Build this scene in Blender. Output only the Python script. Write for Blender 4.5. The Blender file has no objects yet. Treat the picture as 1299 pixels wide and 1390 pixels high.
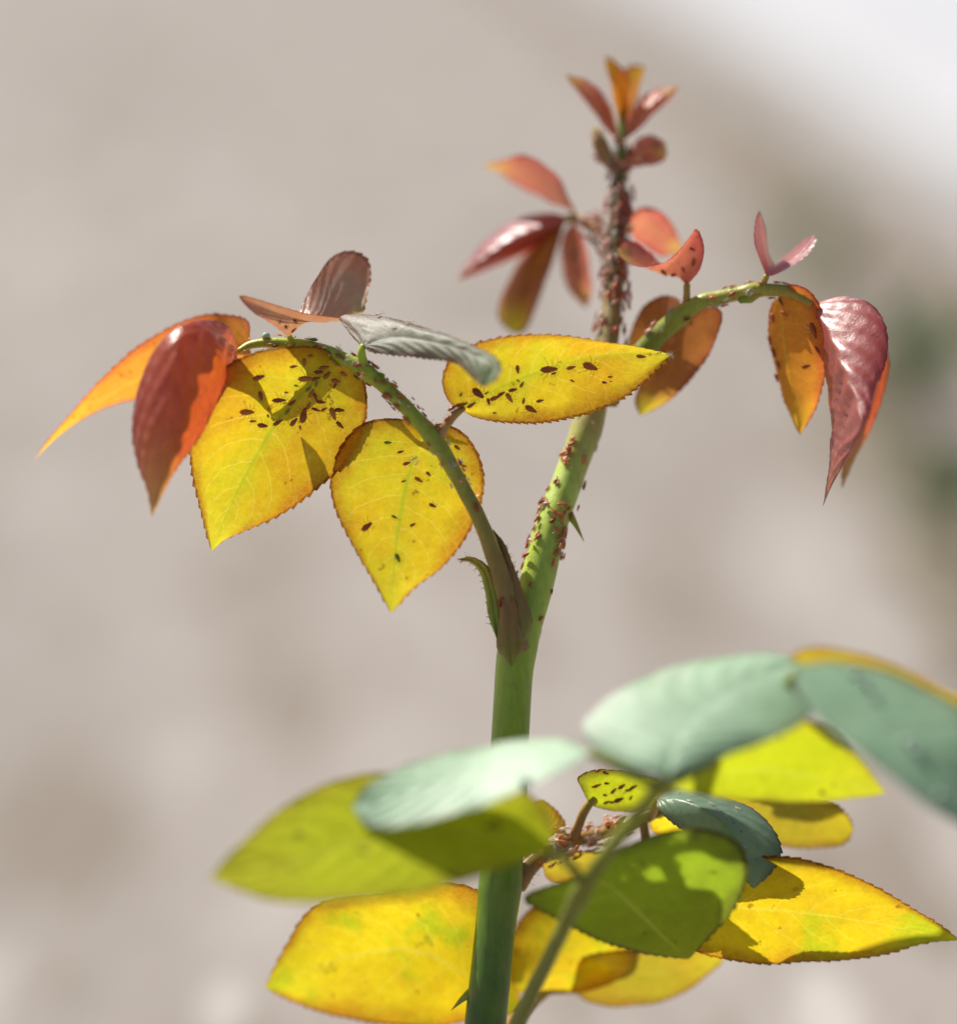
import bpy, math, random
from mathutils import Vector, Matrix
from mathutils.bvhtree import BVHTree
from math import radians, sin, cos, pi

random.seed(7)
SC = bpy.context.scene
COL = SC.collection

# ------------------------------------------------------------------ camera
PITCH = radians(12.0)
D = 0.60                    # metres from the lens to the plane of sharp focus
PXM = 8000.0                # photograph pixels per metre on that plane
HCAM = 0.28
FWD = Vector((0, cos(PITCH), -sin(PITCH)))
RGT = Vector((1, 0, 0))
UPV = Vector((0, sin(PITCH), cos(PITCH)))
CAM = Vector((0, 0, HCAM)) - FWD * D + Vector((0, 0, -D * sin(PITCH)))
CAM.z = HCAM
cd = bpy.data.cameras.new('camera')
cam = bpy.data.objects.new('camera', cd)
COL.objects.link(cam)
cam.location = CAM
cam.rotation_euler = (radians(90) - PITCH, 0, 0)
cd.sensor_fit = 'VERTICAL'
cd.sensor_height = 24.0
cd.lens = 24.0 * D / (1390 / PXM)
cd.clip_start = 0.01
cd.clip_end = 200
cd.dof.use_dof = True
cd.dof.focus_distance = D
cd.dof.aperture_fstop = cd.lens / 29.0
SC.camera = cam

# ------------------------------------------------------------------ light
SUN = (RGT * -0.46 + UPV * 0.85 + FWD * 0.22).normalized()   # towards the sun: high, left, a little behind the plant
elev = math.asin(SUN.z)
az = math.atan2(SUN.x, SUN.y)
w = bpy.data.worlds.new('World')
SC.world = w
w.use_nodes = True
nt = w.node_tree
sky = nt.nodes.new('ShaderNodeTexSky')
sky.sky_type = 'NISHITA'
sky.sun_disc = False
sky.sun_elevation = elev
sky.sun_rotation = az
nt.links.new(sky.outputs[0], nt.nodes['Background'].inputs[0])
nt.nodes['Background'].inputs[1].default_value = 0.062
sl = bpy.data.lights.new('sun', 'SUN')
sl.energy = 5.0
sl.angle = radians(0.53)
sl.color = (1.0, 0.955, 0.88)
so = bpy.data.objects.new('sun', sl)
COL.objects.link(so)
so.location = (-1, 1, 2)
so.rotation_euler = SUN.to_track_quat('Z', 'Y').to_euler()
vs = SC.view_settings
vs.view_transform = 'Standard'
vs.look = 'None'
vs.exposure = 0.3
vs.gamma = 1.0
SC.cycles.max_bounces = 10
SC.cycles.transmission_bounces = 6
SC.cycles.transparent_max_bounces = 8
SC.cycles.caustics_reflective = False
SC.cycles.caustics_refractive = False


# ------------------------------------------------------------------ helpers
def P(px, py, d=0.0):
    """a point d millimetres behind the plane of focus, from its place in the photograph"""
    k = D + d * 0.001
    return CAM + FWD * k + RGT * ((px - 649.5) / PXM * k / D) + UPV * ((695 - py) / PXM * k / D)


def catmull(pts, n):
    """resample a polyline smoothly at n+1 points equally spaced by arc length"""
    pts = [Vector(p) for p in pts]
    q = [pts[0] * 2 - pts[1]] + pts + [pts[-1] * 2 - pts[-2]]
    fine = []
    K = 14
    for i in range(1, len(q) - 2):
        p0, p1, p2, p3 = q[i - 1], q[i], q[i + 1], q[i + 2]
        t0 = 0.0
        t1 = t0 + max((p1 - p0).length, 1e-7) ** 0.5
        t2 = t1 + max((p2 - p1).length, 1e-7) ** 0.5
        t3 = t2 + max((p3 - p2).length, 1e-7) ** 0.5
        for k in range(K):
            t = t1 + (t2 - t1) * k / K
            a1 = p0 * ((t1 - t) / (t1 - t0)) + p1 * ((t - t0) / (t1 - t0))
            a2 = p1 * ((t2 - t) / (t2 - t1)) + p2 * ((t - t1) / (t2 - t1))
            a3 = p2 * ((t3 - t) / (t3 - t2)) + p3 * ((t - t2) / (t3 - t2))
            b1 = a1 * ((t2 - t) / (t2 - t0)) + a2 * ((t - t0) / (t2 - t0))
            b2 = a2 * ((t3 - t) / (t3 - t1)) + a3 * ((t - t1) / (t3 - t1))
            fine.append(b1 * ((t2 - t) / (t2 - t1)) + b2 * ((t - t1) / (t2 - t1)))
    fine.append(pts[-1].copy())
    L = [0.0]
    for a, b in zip(fine, fine[1:]):
        L.append(L[-1] + (b - a).length)
    out = []
    j = 0
    for i in range(n + 1):
        s = L[-1] * i / n
        while j < len(L) - 2 and L[j + 1] < s:
            j += 1
        f = 0 if L[j + 1] == L[j] else (s - L[j]) / (L[j + 1] - L[j])
        out.append(fine[j].lerp(fine[j + 1], min(max(f, 0), 1)))
    return out


def ctrl_param(path, n):
    """for n+1 points spaced by arc length: their place 0..1 counted in control points"""
    L = [0.0]
    for a, b in zip(path, path[1:]):
        L.append(L[-1] + (b - a).length)
    out, j = [], 0
    for i in range(n + 1):
        q = L[-1] * i / n
        while j < len(L) - 2 and L[j + 1] < q:
            j += 1
        out.append(min(1.0, (j + (q - L[j]) / max(L[j + 1] - L[j], 1e-9)) / (len(L) - 1)))
    return out


def lerp_list(vals, t):
    x = t * (len(vals) - 1)
    i = min(int(x), len(vals) - 2)
    return vals[i] + (vals[i + 1] - vals[i]) * (x - i)


def link(name, me, mat, parent=None):
    if mat and not me.materials:
        me.materials.append(mat)
    o = bpy.data.objects.new(name, me)
    COL.objects.link(o)
    if parent:
        o.parent = parent
    return o


def tag(o, label, cat, group=None, kind=None):
    if label:
        o['label'] = label
    if cat:
        o['category'] = cat
    if group:
        o['group'] = group
    if kind:
        o['kind'] = kind
    return o


# ------------------------------------------------------------------ materials
class N:
    """tiny node-tree writer"""
    def __init__(self, name):
        self.m = bpy.data.materials.new(name)
        self.m.use_nodes = True
        self.t = self.m.node_tree
        self.t.nodes.clear()
        self.out = self.t.nodes.new('ShaderNodeOutputMaterial')

    def node(self, typ, **kw):
        n = self.t.nodes.new(typ)
        for k, v in kw.items():
            setattr(n, k, v)
        return n

    def put(self, sock, v):
        if isinstance(v, bpy.types.NodeSocket):
            self.t.links.new(v, sock)
        elif v is not None:
            if isinstance(v, (tuple, list)) and len(v) == 3 and sock.type == 'RGBA':
                v = (*v, 1)
            sock.default_value = v

    def math(self, op, a, b=None, c=None, clamp=False):
        n = self.node('ShaderNodeMath', operation=op)
        n.use_clamp = clamp
        for i, v in enumerate((a, b, c)):
            self.put(n.inputs[i], v)
        return n.outputs[0]

    def smooth(self, x, a, b, lo=0.0, hi=1.0):
        n = self.node('ShaderNodeMapRange', interpolation_type='SMOOTHSTEP')
        self.put(n.inputs[0], x)
        for i, v in enumerate((a, b, lo, hi)):
            n.inputs[i + 1].default_value = v
        return n.outputs[0]

    def mix(self, f, a, b, mode='MIX'):
        n = self.node('ShaderNodeMix', data_type='RGBA', blend_type=mode)
        self.put(n.inputs[0], f)
        self.put(n.inputs[6], a)
        self.put(n.inputs[7], b)
        return n.outputs[2]

    def noise(self, vec, scale, detail=3, rough=0.55):
        n = self.node('ShaderNodeTexNoise')
        self.put(n.inputs['Vector'], vec)
        n.inputs['Scale'].default_value = scale
        n.inputs['Detail'].default_value = detail
        n.inputs['Roughness'].default_value = rough
        return n.outputs[0]

    def uv(self):
        u = self.node('ShaderNodeUVMap')
        s = self.node('ShaderNodeSeparateXYZ')
        self.t.links.new(u.outputs[0], s.inputs[0])
        return s.outputs[0], s.outputs[1], u.outputs[0]

    def obj(self):
        return self.node('ShaderNodeTexCoord').outputs['Object']


NV = 9.0       # pairs of side veins
VS = 0.30      # how far the side veins sweep towards the tip


def leaf_material(name, body, edge, tip, vein, midrib, trans=0.6, thru=(1, 1, 1), rough=0.4, spec=0.5, coat=0.0,
                  edge_from=0.86, blotch=0.35, blotch_col=None, vein_amt=0.5, mid_w=0.05, bump=0.3, spots=0.0,
                  mid_tint=0.0, patch=None):
    """two-sided leaf: diffuse and gloss in front, light let through from behind.
       thru multiplies the colour of the light that passes through the blade"""
    n = N(name)
    x, v, uvv = n.uv()
    su = n.math('MULTIPLY_ADD', x, 2.0, -1.0)
    au = n.math('ABSOLUTE', su)
    side = n.math('MULTIPLY', n.math('SIGN', su), 0.23)
    ob = n.obj()
    wob = n.math('MULTIPLY_ADD', n.noise(ob, 260, 2), 0.05, -0.025)
    ph = n.math('MULTIPLY', n.math('ADD', n.math('SUBTRACT', v, n.math('MULTIPLY', n.math('POWER', au, 1.35), VS)), wob), NV)
    ph = n.math('ADD', ph, side)
    tri = n.math('ABSOLUTE', n.math('MULTIPLY_ADD', n.math('FRACT', ph), 2.0, -1.0))   # 1 on a vein
    veins = n.math('MULTIPLY', n.smooth(tri, 0.90, 0.995), n.smooth(au, 0.93, 0.55))
    # a net of fine veins
    mp = n.node('ShaderNodeMapping')
    n.put(mp.inputs[0], ob)
    vor = n.node('ShaderNodeTexVoronoi', feature='DISTANCE_TO_EDGE')
    n.t.links.new(mp.outputs[0], vor.inputs['Vector'])
    vor.inputs['Scale'].default_value = 900
    net = n.smooth(vor.outputs[0], 0.10, 0.0)
    mid = n.smooth(n.math('DIVIDE', au, n.math('MULTIPLY_ADD', v, -0.6, 1.0)), mid_w, mid_w * 0.3)
    big = n.noise(ob, 95, 3)
    fine = n.noise(ob, 520, 4, 0.65)
    c = n.mix(n.math('MULTIPLY', n.smooth(big, 0.42, 0.66), blotch), body, blotch_col or edge)
    c = n.mix(n.smooth(v, 0.66, 1.0), c, tip)
    if patch:
        c = n.mix(n.math('MULTIPLY', n.smooth(n.noise(ob, 70, 4, 0.6), 0.48, 0.64), patch[1]), c, patch[0])
    ew = n.math('MULTIPLY_ADD', n.noise(ob, 150, 3), 0.5, -0.27)
    c = n.mix(n.math('MULTIPLY', n.smooth(n.math('ADD', au, ew), edge_from - 0.28, 1.0), 0.72), c, edge)
    c = n.mix(n.smooth(au, 0.945, 0.985), c, tuple(e * 0.55 for e in edge))
    if mid_tint > 0:
        c = n.mix(n.math('MULTIPLY', n.smooth(au, 0.34, 0.0), mid_tint), c, midrib)  # midrib colour fading out into the blade
    c = n.mix(n.math('MULTIPLY', net, 0.45 * vein_amt), c, vein)
    c = n.mix(n.math('MULTIPLY', veins, vein_amt), c, vein)
    c = n.mix(n.math('MULTIPLY', mid, 0.8), c, midrib)
    g = n.math('MULTIPLY_ADD', fine, 0.5, 0.75)
    c = n.mix(1.0, c, n.mix(1.0, (1, 1, 1), g, 'MULTIPLY'), 'MULTIPLY')
    if spots > 0:
        sp = n.noise(ob, 210, 2)
        c = n.mix(n.math('MULTIPLY', n.smooth(sp, 0.66, 0.72), spots), c, (0.10, 0.05, 0.015))
    c = n.mix(n.math('MULTIPLY', n.smooth(n.noise(ob, 420, 2), 0.68, 0.74), 0.55), c, tuple(e * 0.5 for e in edge))      # rust specks
    pr = n.node('ShaderNodeBsdfPrincipled')
    n.put(pr.inputs['Base Color'], c)
    n.put(pr.inputs['Roughness'], n.math('MULTIPLY_ADD', fine, 0.18, rough - 0.09))
    pr.inputs['Specular IOR Level'].default_value = spec
    pr.inputs['Coat Weight'].default_value = coat
    pr.inputs['Coat Roughness'].default_value = 0.34
    bp = n.node('ShaderNodeBump')
    bp.inputs['Strength'].default_value = bump
    bp.inputs['Distance'].default_value = 0.0004
    h = n.math('ADD', n.math('MULTIPLY', tri, 0.8), n.math('ADD', n.math('MULTIPLY', fine, 0.7), n.math('MULTIPLY', net, 0.10)))
    n.put(bp.inputs['Height'], h)
    n.t.links.new(bp.outputs[0], pr.inputs['Normal'])
    tr = n.node('ShaderNodeBsdfTranslucent')
    n.put(tr.inputs['Color'], n.mix(1.0, c, thru, 'MULTIPLY'))
    ms = n.node('ShaderNodeMixShader')
    ms.inputs[0].default_value = trans
    n.t.links.new(pr.outputs[0], ms.inputs[1])
    n.t.links.new(tr.outputs[0], ms.inputs[2])
    n.t.links.new(ms.outputs[0], n.out.inputs[0])
    return n.m


M = {}
M['yellow'] = leaf_material('yellow_leaf', (0.60, 0.44, 0.012), (0.36, 0.11, 0.010), (0.54, 0.47, 0.02), (0.76, 0.66, 0.12),
                            (0.36, 0.42, 0.02), trans=0.80, rough=0.42, spec=0.35, blotch=0.7, blotch_col=(0.56, 0.30, 0.012), vein_amt=0.34, mid_tint=0.25, patch=((0.50, 0.46, 0.014), 0.75))
M['gold'] = leaf_material('golden_leaf', (0.74, 0.56, 0.010), (0.42, 0.13, 0.010), (0.70, 0.58, 0.015), (0.82, 0.72, 0.08),
                          (0.70, 0.58, 0.05), trans=0.80, rough=0.45, spec=0.3, blotch=0.5, blotch_col=(0.66, 0.40, 0.015), vein_amt=0.36, spots=0.3, patch=((0.46, 0.50, 0.012), 0.95))
M['orange'] = leaf_material('orange_leaf', (0.78, 0.30, 0.03), (0.62, 0.10, 0.04), (0.84, 0.52, 0.03), (0.90, 0.52, 0.12),
                            (0.74, 0.52, 0.05), trans=0.74, rough=0.4, spec=0.4, blotch=0.3, blotch_col=(0.78, 0.42, 0.03), vein_amt=0.4)
M['coral'] = leaf_material('coral_leaf', (0.66, 0.22, 0.12), (0.62, 0.09, 0.08), (0.80, 0.52, 0.10), (0.72, 0.30, 0.16),
                           (0.66, 0.46, 0.10), trans=0.55, rough=0.33, spec=0.6, coat=0.3, blotch=0.3, vein_amt=0.25)
M['red'] = leaf_material('red_glossy_leaf', (0.40, 0.075, 0.035), (0.28, 0.03, 0.04), (0.42, 0.30, 0.10), (0.52, 0.15, 0.04),
                         (0.52, 0.17, 0.06), trans=0.45, thru=(1.9, 1.6, 0.6), rough=0.30, spec=0.8, coat=0.7, blotch=0.3, blotch_col=(0.44, 0.12, 0.03), vein_amt=0.5, bump=0.5)
M['maroon'] = leaf_material('maroon_leaf', (0.46, 0.11, 0.10), (0.34, 0.04, 0.045), (0.48, 0.17, 0.07), (0.46, 0.13, 0.04),
                            (0.44, 0.14, 0.06), trans=0.40, thru=(1.3, 1, .6), rough=0.42, spec=1.0, coat=0.9, blotch=0.2, vein_amt=0.3, bump=0.4)
M['brown'] = leaf_material('brown_leaf', (0.46, 0.16, 0.04), (0.34, 0.08, 0.03), (0.78, 0.66, 0.04), (0.5, 0.2, 0.06),
                           (0.5, 0.25, 0.05), trans=0.55, rough=0.45, spec=0.4, blotch=0.5, blotch_col=(0.72, 0.30, 0.05), vein_amt=0.3)
M['silver'] = leaf_material('silver_sheen_leaf', (0.21, 0.22, 0.15), (0.22, 0.11, 0.07), (0.20, 0.28, 0.14), (0.26, 0.22, 0.15),
                            (0.26, 0.26, 0.15), trans=0.30, rough=0.56, spec=0.45, coat=0.12, blotch=0.6, blotch_col=(0.26, 0.16, 0.12), vein_amt=0.4, bump=0.5)
M['greypink'] = leaf_material('grey_pink_leaf', (0.43, 0.33, 0.28), (0.50, 0.22, 0.14), (0.43, 0.48, 0.30), (0.42, 0.34, 0.26),
                              (0.58, 0.42, 0.14), trans=0.40, thru=(1.35, 0.9, 0.5), rough=0.4, spec=0.5, coat=0.2, blotch=0.4, vein_amt=0.35)
M['mint'] = leaf_material('pale_mint_leaf', (0.31, 0.48, 0.29), (0.20, 0.27, 0.15), (0.33, 0.50, 0.31), (0.40, 0.57, 0.38),
                          (0.44, 0.60, 0.40), trans=0.14, rough=0.55, spec=0.6, coat=0.08, blotch=0.6, blotch_col=(0.22, 0.37, 0.20), vein_amt=0.3, bump=0.25)
M['lime'] = leaf_material('lime_leaf', (0.47, 0.52, 0.012), (0.38, 0.30, 0.02), (0.50, 0.48, 0.02), (0.47, 0.55, 0.04),
                          (0.50, 0.52, 0.05), trans=0.76, rough=0.45, spec=0.35, blotch=0.3, blotch_col=(0.62, 0.58, 0.01), vein_amt=0.35, spots=0.7)
M['lime_dark'] = leaf_material('dark_rimmed_lime_leaf', (0.46, 0.50, 0.012), (0.09, 0.05, 0.012), (0.40, 0.30, 0.02), (0.47, 0.55, 0.04),
                               (0.46, 0.42, 0.04), trans=0.72, rough=0.45, spec=0.35, blotch=0.5, blotch_col=(0.30, 0.22, 0.01), vein_amt=0.35, edge_from=0.72)
M['lime_top'] = leaf_material('lime_upper_leaf', (0.56, 0.60, 0.012), (0.46, 0.38, 0.02), (0.54, 0.52, 0.02), (0.56, 0.60, 0.03),
                              (0.44, 0.46, 0.04), trans=0.22, rough=0.75, spec=0.15, blotch=0.4, blotch_col=(0.42, 0.36, 0.01), vein_amt=0.3, spots=0.7)
M['deep'] = leaf_material('deep_green_leaf', (0.34, 0.48, 0.02), (0.12, 0.12, 0.02), (0.34, 0.42, 0.03), (0.44, 0.56, 0.06),
                          (0.50, 0.58, 0.08), trans=0.66, rough=0.42, spec=0.4, blotch=0.25, vein_amt=0.35, edge_from=0.97)
M['bluegreen'] = leaf_material('blue_green_leaf', (0.22, 0.33, 0.20), (0.09, 0.12, 0.06), (0.20, 0.31, 0.17), (0.26, 0.37, 0.23),
                               (0.16, 0.26, 0.12), trans=0.35, rough=0.36, spec=0.7, coat=0.4, blotch=0.3, vein_amt=0.3)
M['olive'] = leaf_material('olive_leaf', (0.46, 0.36, 0.02), (0.30, 0.14, 0.02), (0.60, 0.48, 0.02), (0.52, 0.44, 0.05),
                           (0.50, 0.44, 0.05), trans=0.66, rough=0.45, spec=0.35, blotch=0.5, blotch_col=(0.5, 0.26, 0.02), vein_amt=0.35)


def stalk_material(name, cols, rough=0.38, sss=0.25, mott=0.3, dark=(0.2, 0.08, 0.03)):
    """colours run from the base (v=0) to the end (v=1)"""
    n = N(name)
    x, v, uvv = n.uv()
    ob = n.obj()
    cr = n.node('ShaderNodeValToRGB')
    e = cr.color_ramp.elements
    while len(e) < len(cols):
        e.new(0.5)
    for i, c in enumerate(cols):
        e[i].position = i / (len(cols) - 1)
        e[i].color = (*c, 1)
    big = n.noise(ob, 160, 3)
    n.put(cr.inputs[0], n.math('ADD', v, n.math('MULTIPLY_ADD', big, 0.12, -0.06)))
    mp = n.node('ShaderNodeMapping')
    mp.inputs['Scale'].default_value = (1, 1, 0.12)
    n.put(mp.inputs[0], ob)
    streak = n.noise(mp.outputs[0], 1300, 3, 0.6)
    c = n.mix(n.math('MULTIPLY', n.smooth(n.noise(ob, 330, 3), 0.5, 0.72), mott), cr.outputs[0], dark)
    c = n.mix(1.0, c, n.mix(1.0, (1, 1, 1), n.math('MULTIPLY_ADD', streak, 0.5, 0.75), 'MULTIPLY'), 'MULTIPLY')
    pr = n.node('ShaderNodeBsdfPrincipled')
    n.put(pr.inputs['Base Color'], c)
    n.put(pr.inputs['Roughness'], rough)
    pr.inputs['Subsurface Weight'].default_value = sss
    pr.inputs['Subsurface Radius'].default_value = (0.8, 1.0, 0.25)
    pr.inputs['Subsurface Scale'].default_value = 0.0016
    bp = n.node('ShaderNodeBump')
    bp.inputs['Strength'].default_value = 0.25
    bp.inputs['Distance'].default_value = 0.0003
    n.put(bp.inputs['Height'], n.math('ADD', streak, big))
    n.t.links.new(bp.outputs[0], pr.inputs['Normal'])
    n.t.links.new(pr.outputs[0], n.out.inputs[0])
    return n.m


M['stem'] = stalk_material('stem_skin', [(0.04, 0.09, 0.012), (0.055, 0.13, 0.015), (0.24, 0.38, 0.03), (0.42, 0.56, 0.06), (0.50, 0.64, 0.11),  # older lower skin, its greens darkened further to stand in for leaf shade
                                         (0.40, 0.30, 0.12), (0.17, 0.13, 0.04), (0.22, 0.26, 0.03)], mott=0.28, dark=(0.22, 0.16, 0.05))
M['left_stalk'] = stalk_material('left_stalk_skin', [(0.28, 0.15, 0.05), (0.32, 0.24, 0.04), (0.36, 0.42, 0.04), (0.40, 0.50, 0.04), (0.42, 0.52, 0.05), (0.44, 0.38, 0.05)], sss=0.4)
M['right_stalk'] = stalk_material('right_stalk_skin', [(0.20, 0.17, 0.03), (0.22, 0.27, 0.03), (0.34, 0.38, 0.04), (0.44, 0.40, 0.05), (0.40, 0.28, 0.05)])
M['front_stalk'] = stalk_material('front_stalk_skin', [(0.14, 0.17, 0.02), (0.20, 0.22, 0.02), (0.34, 0.36, 0.03)], mott=0.2)
M['rear_stalk'] = stalk_material('rear_stalk_skin', [(0.34, 0.16, 0.06), (0.40, 0.22, 0.05), (0.40, 0.32, 0.04)], mott=0.4)
M['pink_stalk'] = stalk_material('pink_stalk_skin', [(0.42, 0.26, 0.12), (0.44, 0.22, 0.06), (0.42, 0.3, 0.06)])
M['stipule'] = stalk_material('stipule_skin', [(0.20, 0.28, 0.03), (0.26, 0.17, 0.04), (0.30, 0.15, 0.04), (0.20, 0.17, 0.03)], sss=0.3, mott=0.5)
M['stipule_green'] = stalk_material('green_stipule_skin', [(0.22, 0.28, 0.02), (0.26, 0.34, 0.02), (0.42, 0.40, 0.03), (0.5, 0.28, 0.05)], sss=0.4, mott=0.2)
M['thorn'] = stalk_material('thorn_skin', [(0.32, 0.20, 0.05), (0.40, 0.42, 0.04), (0.36, 0.20, 0.04)], sss=0.4, mott=0.2)
M['hair'] = stalk_material('hair_skin', [(0.5, 0.3, 0.12), (0.55, 0.3, 0.15)], sss=0.3, mott=0.0)


def simple(name, col, rough=0.4, sss=0.0, var=0.25, trans=0.0, spec=0.5):
    n = N(name)
    ob = n.obj()
    oi = n.node('ShaderNodeObjectInfo')
    b = n.noise(ob, 900, 3)
    c = n.mix(1.0, (*col,), n.mix(1.0, (1, 1, 1), n.math('MULTIPLY_ADD', b, 0.9, 0.55), 'MULTIPLY'), 'MULTIPLY')
    hsv = n.node('ShaderNodeHueSaturation')
    n.put(hsv.inputs['Color'], c)
    n.put(hsv.inputs['Hue'], n.math('MULTIPLY_ADD', oi.outputs['Random'], 0.03, 0.485))
    n.put(hsv.inputs['Value'], n.math('MULTIPLY_ADD', oi.outputs['Random'], var * 2, 1 - var))
    pr = n.node('ShaderNodeBsdfPrincipled')
    n.put(pr.inputs['Base Color'], hsv.outputs[0])
    pr.inputs['Roughness'].default_value = rough
    pr.inputs['Specular IOR Level'].default_value = spec
    pr.inputs['Subsurface Weight'].default_value = sss
    pr.inputs['Subsurface Radius'].default_value = (1, 0.4, 0.2)
    pr.inputs['Subsurface Scale'].default_value = 0.0006
    if trans > 0:
        tr = n.node('ShaderNodeBsdfTranslucent')
        n.put(tr.inputs[0], hsv.outputs[0])
        ms = n.node('ShaderNodeMixShader')
        ms.inputs[0].default_value = trans
        n.t.links.new(pr.outputs[0], ms.inputs[1])
        n.t.links.new(tr.outputs[0], ms.inputs[2])
        n.t.links.new(ms.outputs[0], n.out.inputs[0])
    else:
        n.t.links.new(pr.outputs[0], n.out.inputs[0])
    return n.m


M['aphid'] = simple('aphid_brown', (0.44, 0.12, 0.035), 0.32, 0.0, 0.35, trans=0.25)
M['aphid_red'] = simple('aphid_red', (0.52, 0.15, 0.06), 0.3, 0.2)
M['aphid_pink'] = simple('aphid_pink', (0.58, 0.33, 0.25), 0.3, 0.2)
M['aphid_green'] = simple('aphid_green', (0.20, 0.26, 0.02), 0.3, 0.3)
M['skin'] = simple('shed_skin_white', (0.80, 0.74, 0.66), 0.3, 0.0, 0.1, trans=0.4, spec=0.8)


def drop_material():
    n = N('honeydew')
    pr = n.node('ShaderNodeBsdfPrincipled')
    nz = n.noise(n.obj(), 400, 2)
    n.put(pr.inputs['Base Color'], n.mix(nz, (0.42, 0.52, 0.42), (0.50, 0.58, 0.50)))
    pr.inputs['Roughness'].default_value = 0.08
    pr.inputs['Specular IOR Level'].default_value = 1.0
    pr.inputs['Coat Weight'].default_value = 1.0
    pr.inputs['Coat Roughness'].default_value = 0.05
    n.t.links.new(pr.outputs[0], n.out.inputs[0])
    return n.m


M['drop'] = drop_material()


# ------------------------------------------------------------------ the setting, far out of focus
def ground_material():
    n = N('weathered_paving')
    mp = n.node('ShaderNodeMapping')
    mp.inputs['Scale'].default_value = (1.0, 0.26, 1.0)
    n.put(mp.inputs[0], n.obj())
    ob = mp.outputs[0]
    a = n.noise(ob, 4.0, 3, 0.5)
    b = n.noise(ob, 21.0, 3, 0.6)
    f = n.noise(ob, 90.0, 4, 0.7)
    c = n.mix(n.smooth(a, 0.35, 0.65), (0.312, 0.270, 0.238), (0.262, 0.227, 0.198))
    c = n.mix(n.math('MULTIPLY', n.smooth(b, 0.50, 0.62), 0.75), c, (0.19, 0.15, 0.11))
    c = n.mix(n.math('MULTIPLY', n.smooth(b, 0.46, 0.36), 0.6), c, (0.41, 0.366, 0.328))
    c = n.mix(n.math('MULTIPLY', n.smooth(f, 0.55, 0.75), 0.5), c, (0.20, 0.17, 0.14))
    vo = n.node('ShaderNodeTexVoronoi')
    n.put(vo.inputs['Vector'], ob)
    vo.inputs['Scale'].default_value = 24
    c = n.mix(n.math('MULTIPLY', n.smooth(vo.outputs[0], 0.24, 0.12), 0.45), c, (0.60, 0.56, 0.51))
    pr = n.node('ShaderNodeBsdfPrincipled')
    n.put(pr.inputs['Base Color'], c)
    pr.inputs['Roughness'].default_value = 0.85
    bp = n.node('ShaderNodeBump')
    bp.inputs['Strength'].default_value = 0.5
    bp.inputs['Distance'].default_value = 0.004
    n.put(bp.inputs['Height'], n.math('ADD', f, b))
    n.t.links.new(bp.outputs[0], pr.inputs['Normal'])
    n.t.links.new(pr.outputs[0], n.out.inputs[0])
    return n.m


def plain_noise(name, c1, c2, scale, rough=0.8):
    n = N(name)
    ob = n.obj()
    a = n.noise(ob, scale, 4, 0.6)
    pr = n.node('ShaderNodeBsdfPrincipled')
    n.put(pr.inputs['Base Color'], n.mix(n.smooth(a, 0.35, 0.65), c1, c2))
    pr.inputs['Roughness'].default_value = rough
    n.t.links.new(pr.outputs[0], n.out.inputs[0])
    return n.m


def grid_mesh(name, x0, x1, y0, y1, nx, ny, zf):
    vs_, fs = [], []
    for j in range(ny + 1):
        for i in range(nx + 1):
            x = x0 + (x1 - x0) * i / nx
            y = y0 + (y1 - y0) * j / ny
            vs_.append((x, y, zf(x, y)))
    for j in range(ny):
        for i in range(nx):
            a = j * (nx + 1) + i
            fs.append((a, a + 1, a + nx + 2, a + nx + 1))
    me = bpy.data.meshes.new(name)
    me.from_pydata(vs_, [], fs)
    return me


g = link('ground', grid_mesh('ground', -60, 60, -8, 120, 40, 40, lambda x, y: 0.0), ground_material())
tag(g, 'pale weathered paving far out of focus behind the shoot', 'ground', kind='structure')


def strip(name, path, widths, z, mat):
    """a sheet along a ground path with an uneven edge"""
    K = 400
    pts = catmull([Vector((x, y, z)) for x, y in path], K)
    vs_, fs = [], []
    for i, p in enumerate(pts):
        wd = lerp_list(widths, i / K)
        a = wd * (0.5 + 0.13 * sin(i * 0.31) + 0.09 * sin(i * 0.83 + 1) + random.uniform(-.05, .05))
        b = wd * (0.5 + 0.13 * sin(i * 0.27 + 2) + 0.09 * sin(i * 0.71) + random.uniform(-.05, .05))
        vs_ += [(p.x - a, p.y, z), (p.x + b, p.y, z)]
    for i in range(K):
        fs.append((2 * i, 2 * i + 1, 2 * i + 3, 2 * i + 2))
    me = bpy.data.meshes.new(name)
    me.from_pydata(vs_, [], fs)
    return link(name, me, mat)


M['dirt'] = plain_noise('joint_dirt', (0.11, 0.095, 0.055), (0.20, 0.16, 0.105), 20)
tag(strip('dirt_joint', [(0.1667, 0.471), (0.17, 0.7377), (0.18, 1.1377), (0.19, 1.7377), (0.2267, 2.871), (0.2667, 4.471), (0.3333, 7.8043)], [0.035, 0.045, 0.06, 0.07, 0.085, 0.10, 0.12], 0.004, M['dirt']),
    'dark dirt filled joint running through the pale paving', 'joint', kind='structure')


tag(strip('band', [(0.295, 0.6), (0.25, 1.41), (0.215, 2.05), (0.17, 2.76), (0.07, 4.5), (-0.24, 10)], [0.05, 0.055, 0.06, 0.07, 0.08, 0.12], 0.008, plain_noise('brown_band', (0.17, 0.125, 0.09), (0.24, 0.185, 0.14), 15)),  # flat uneven brown sheet along the kerb foot
    'brown band along the foot of the white pavement', 'band', kind='structure')


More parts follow.
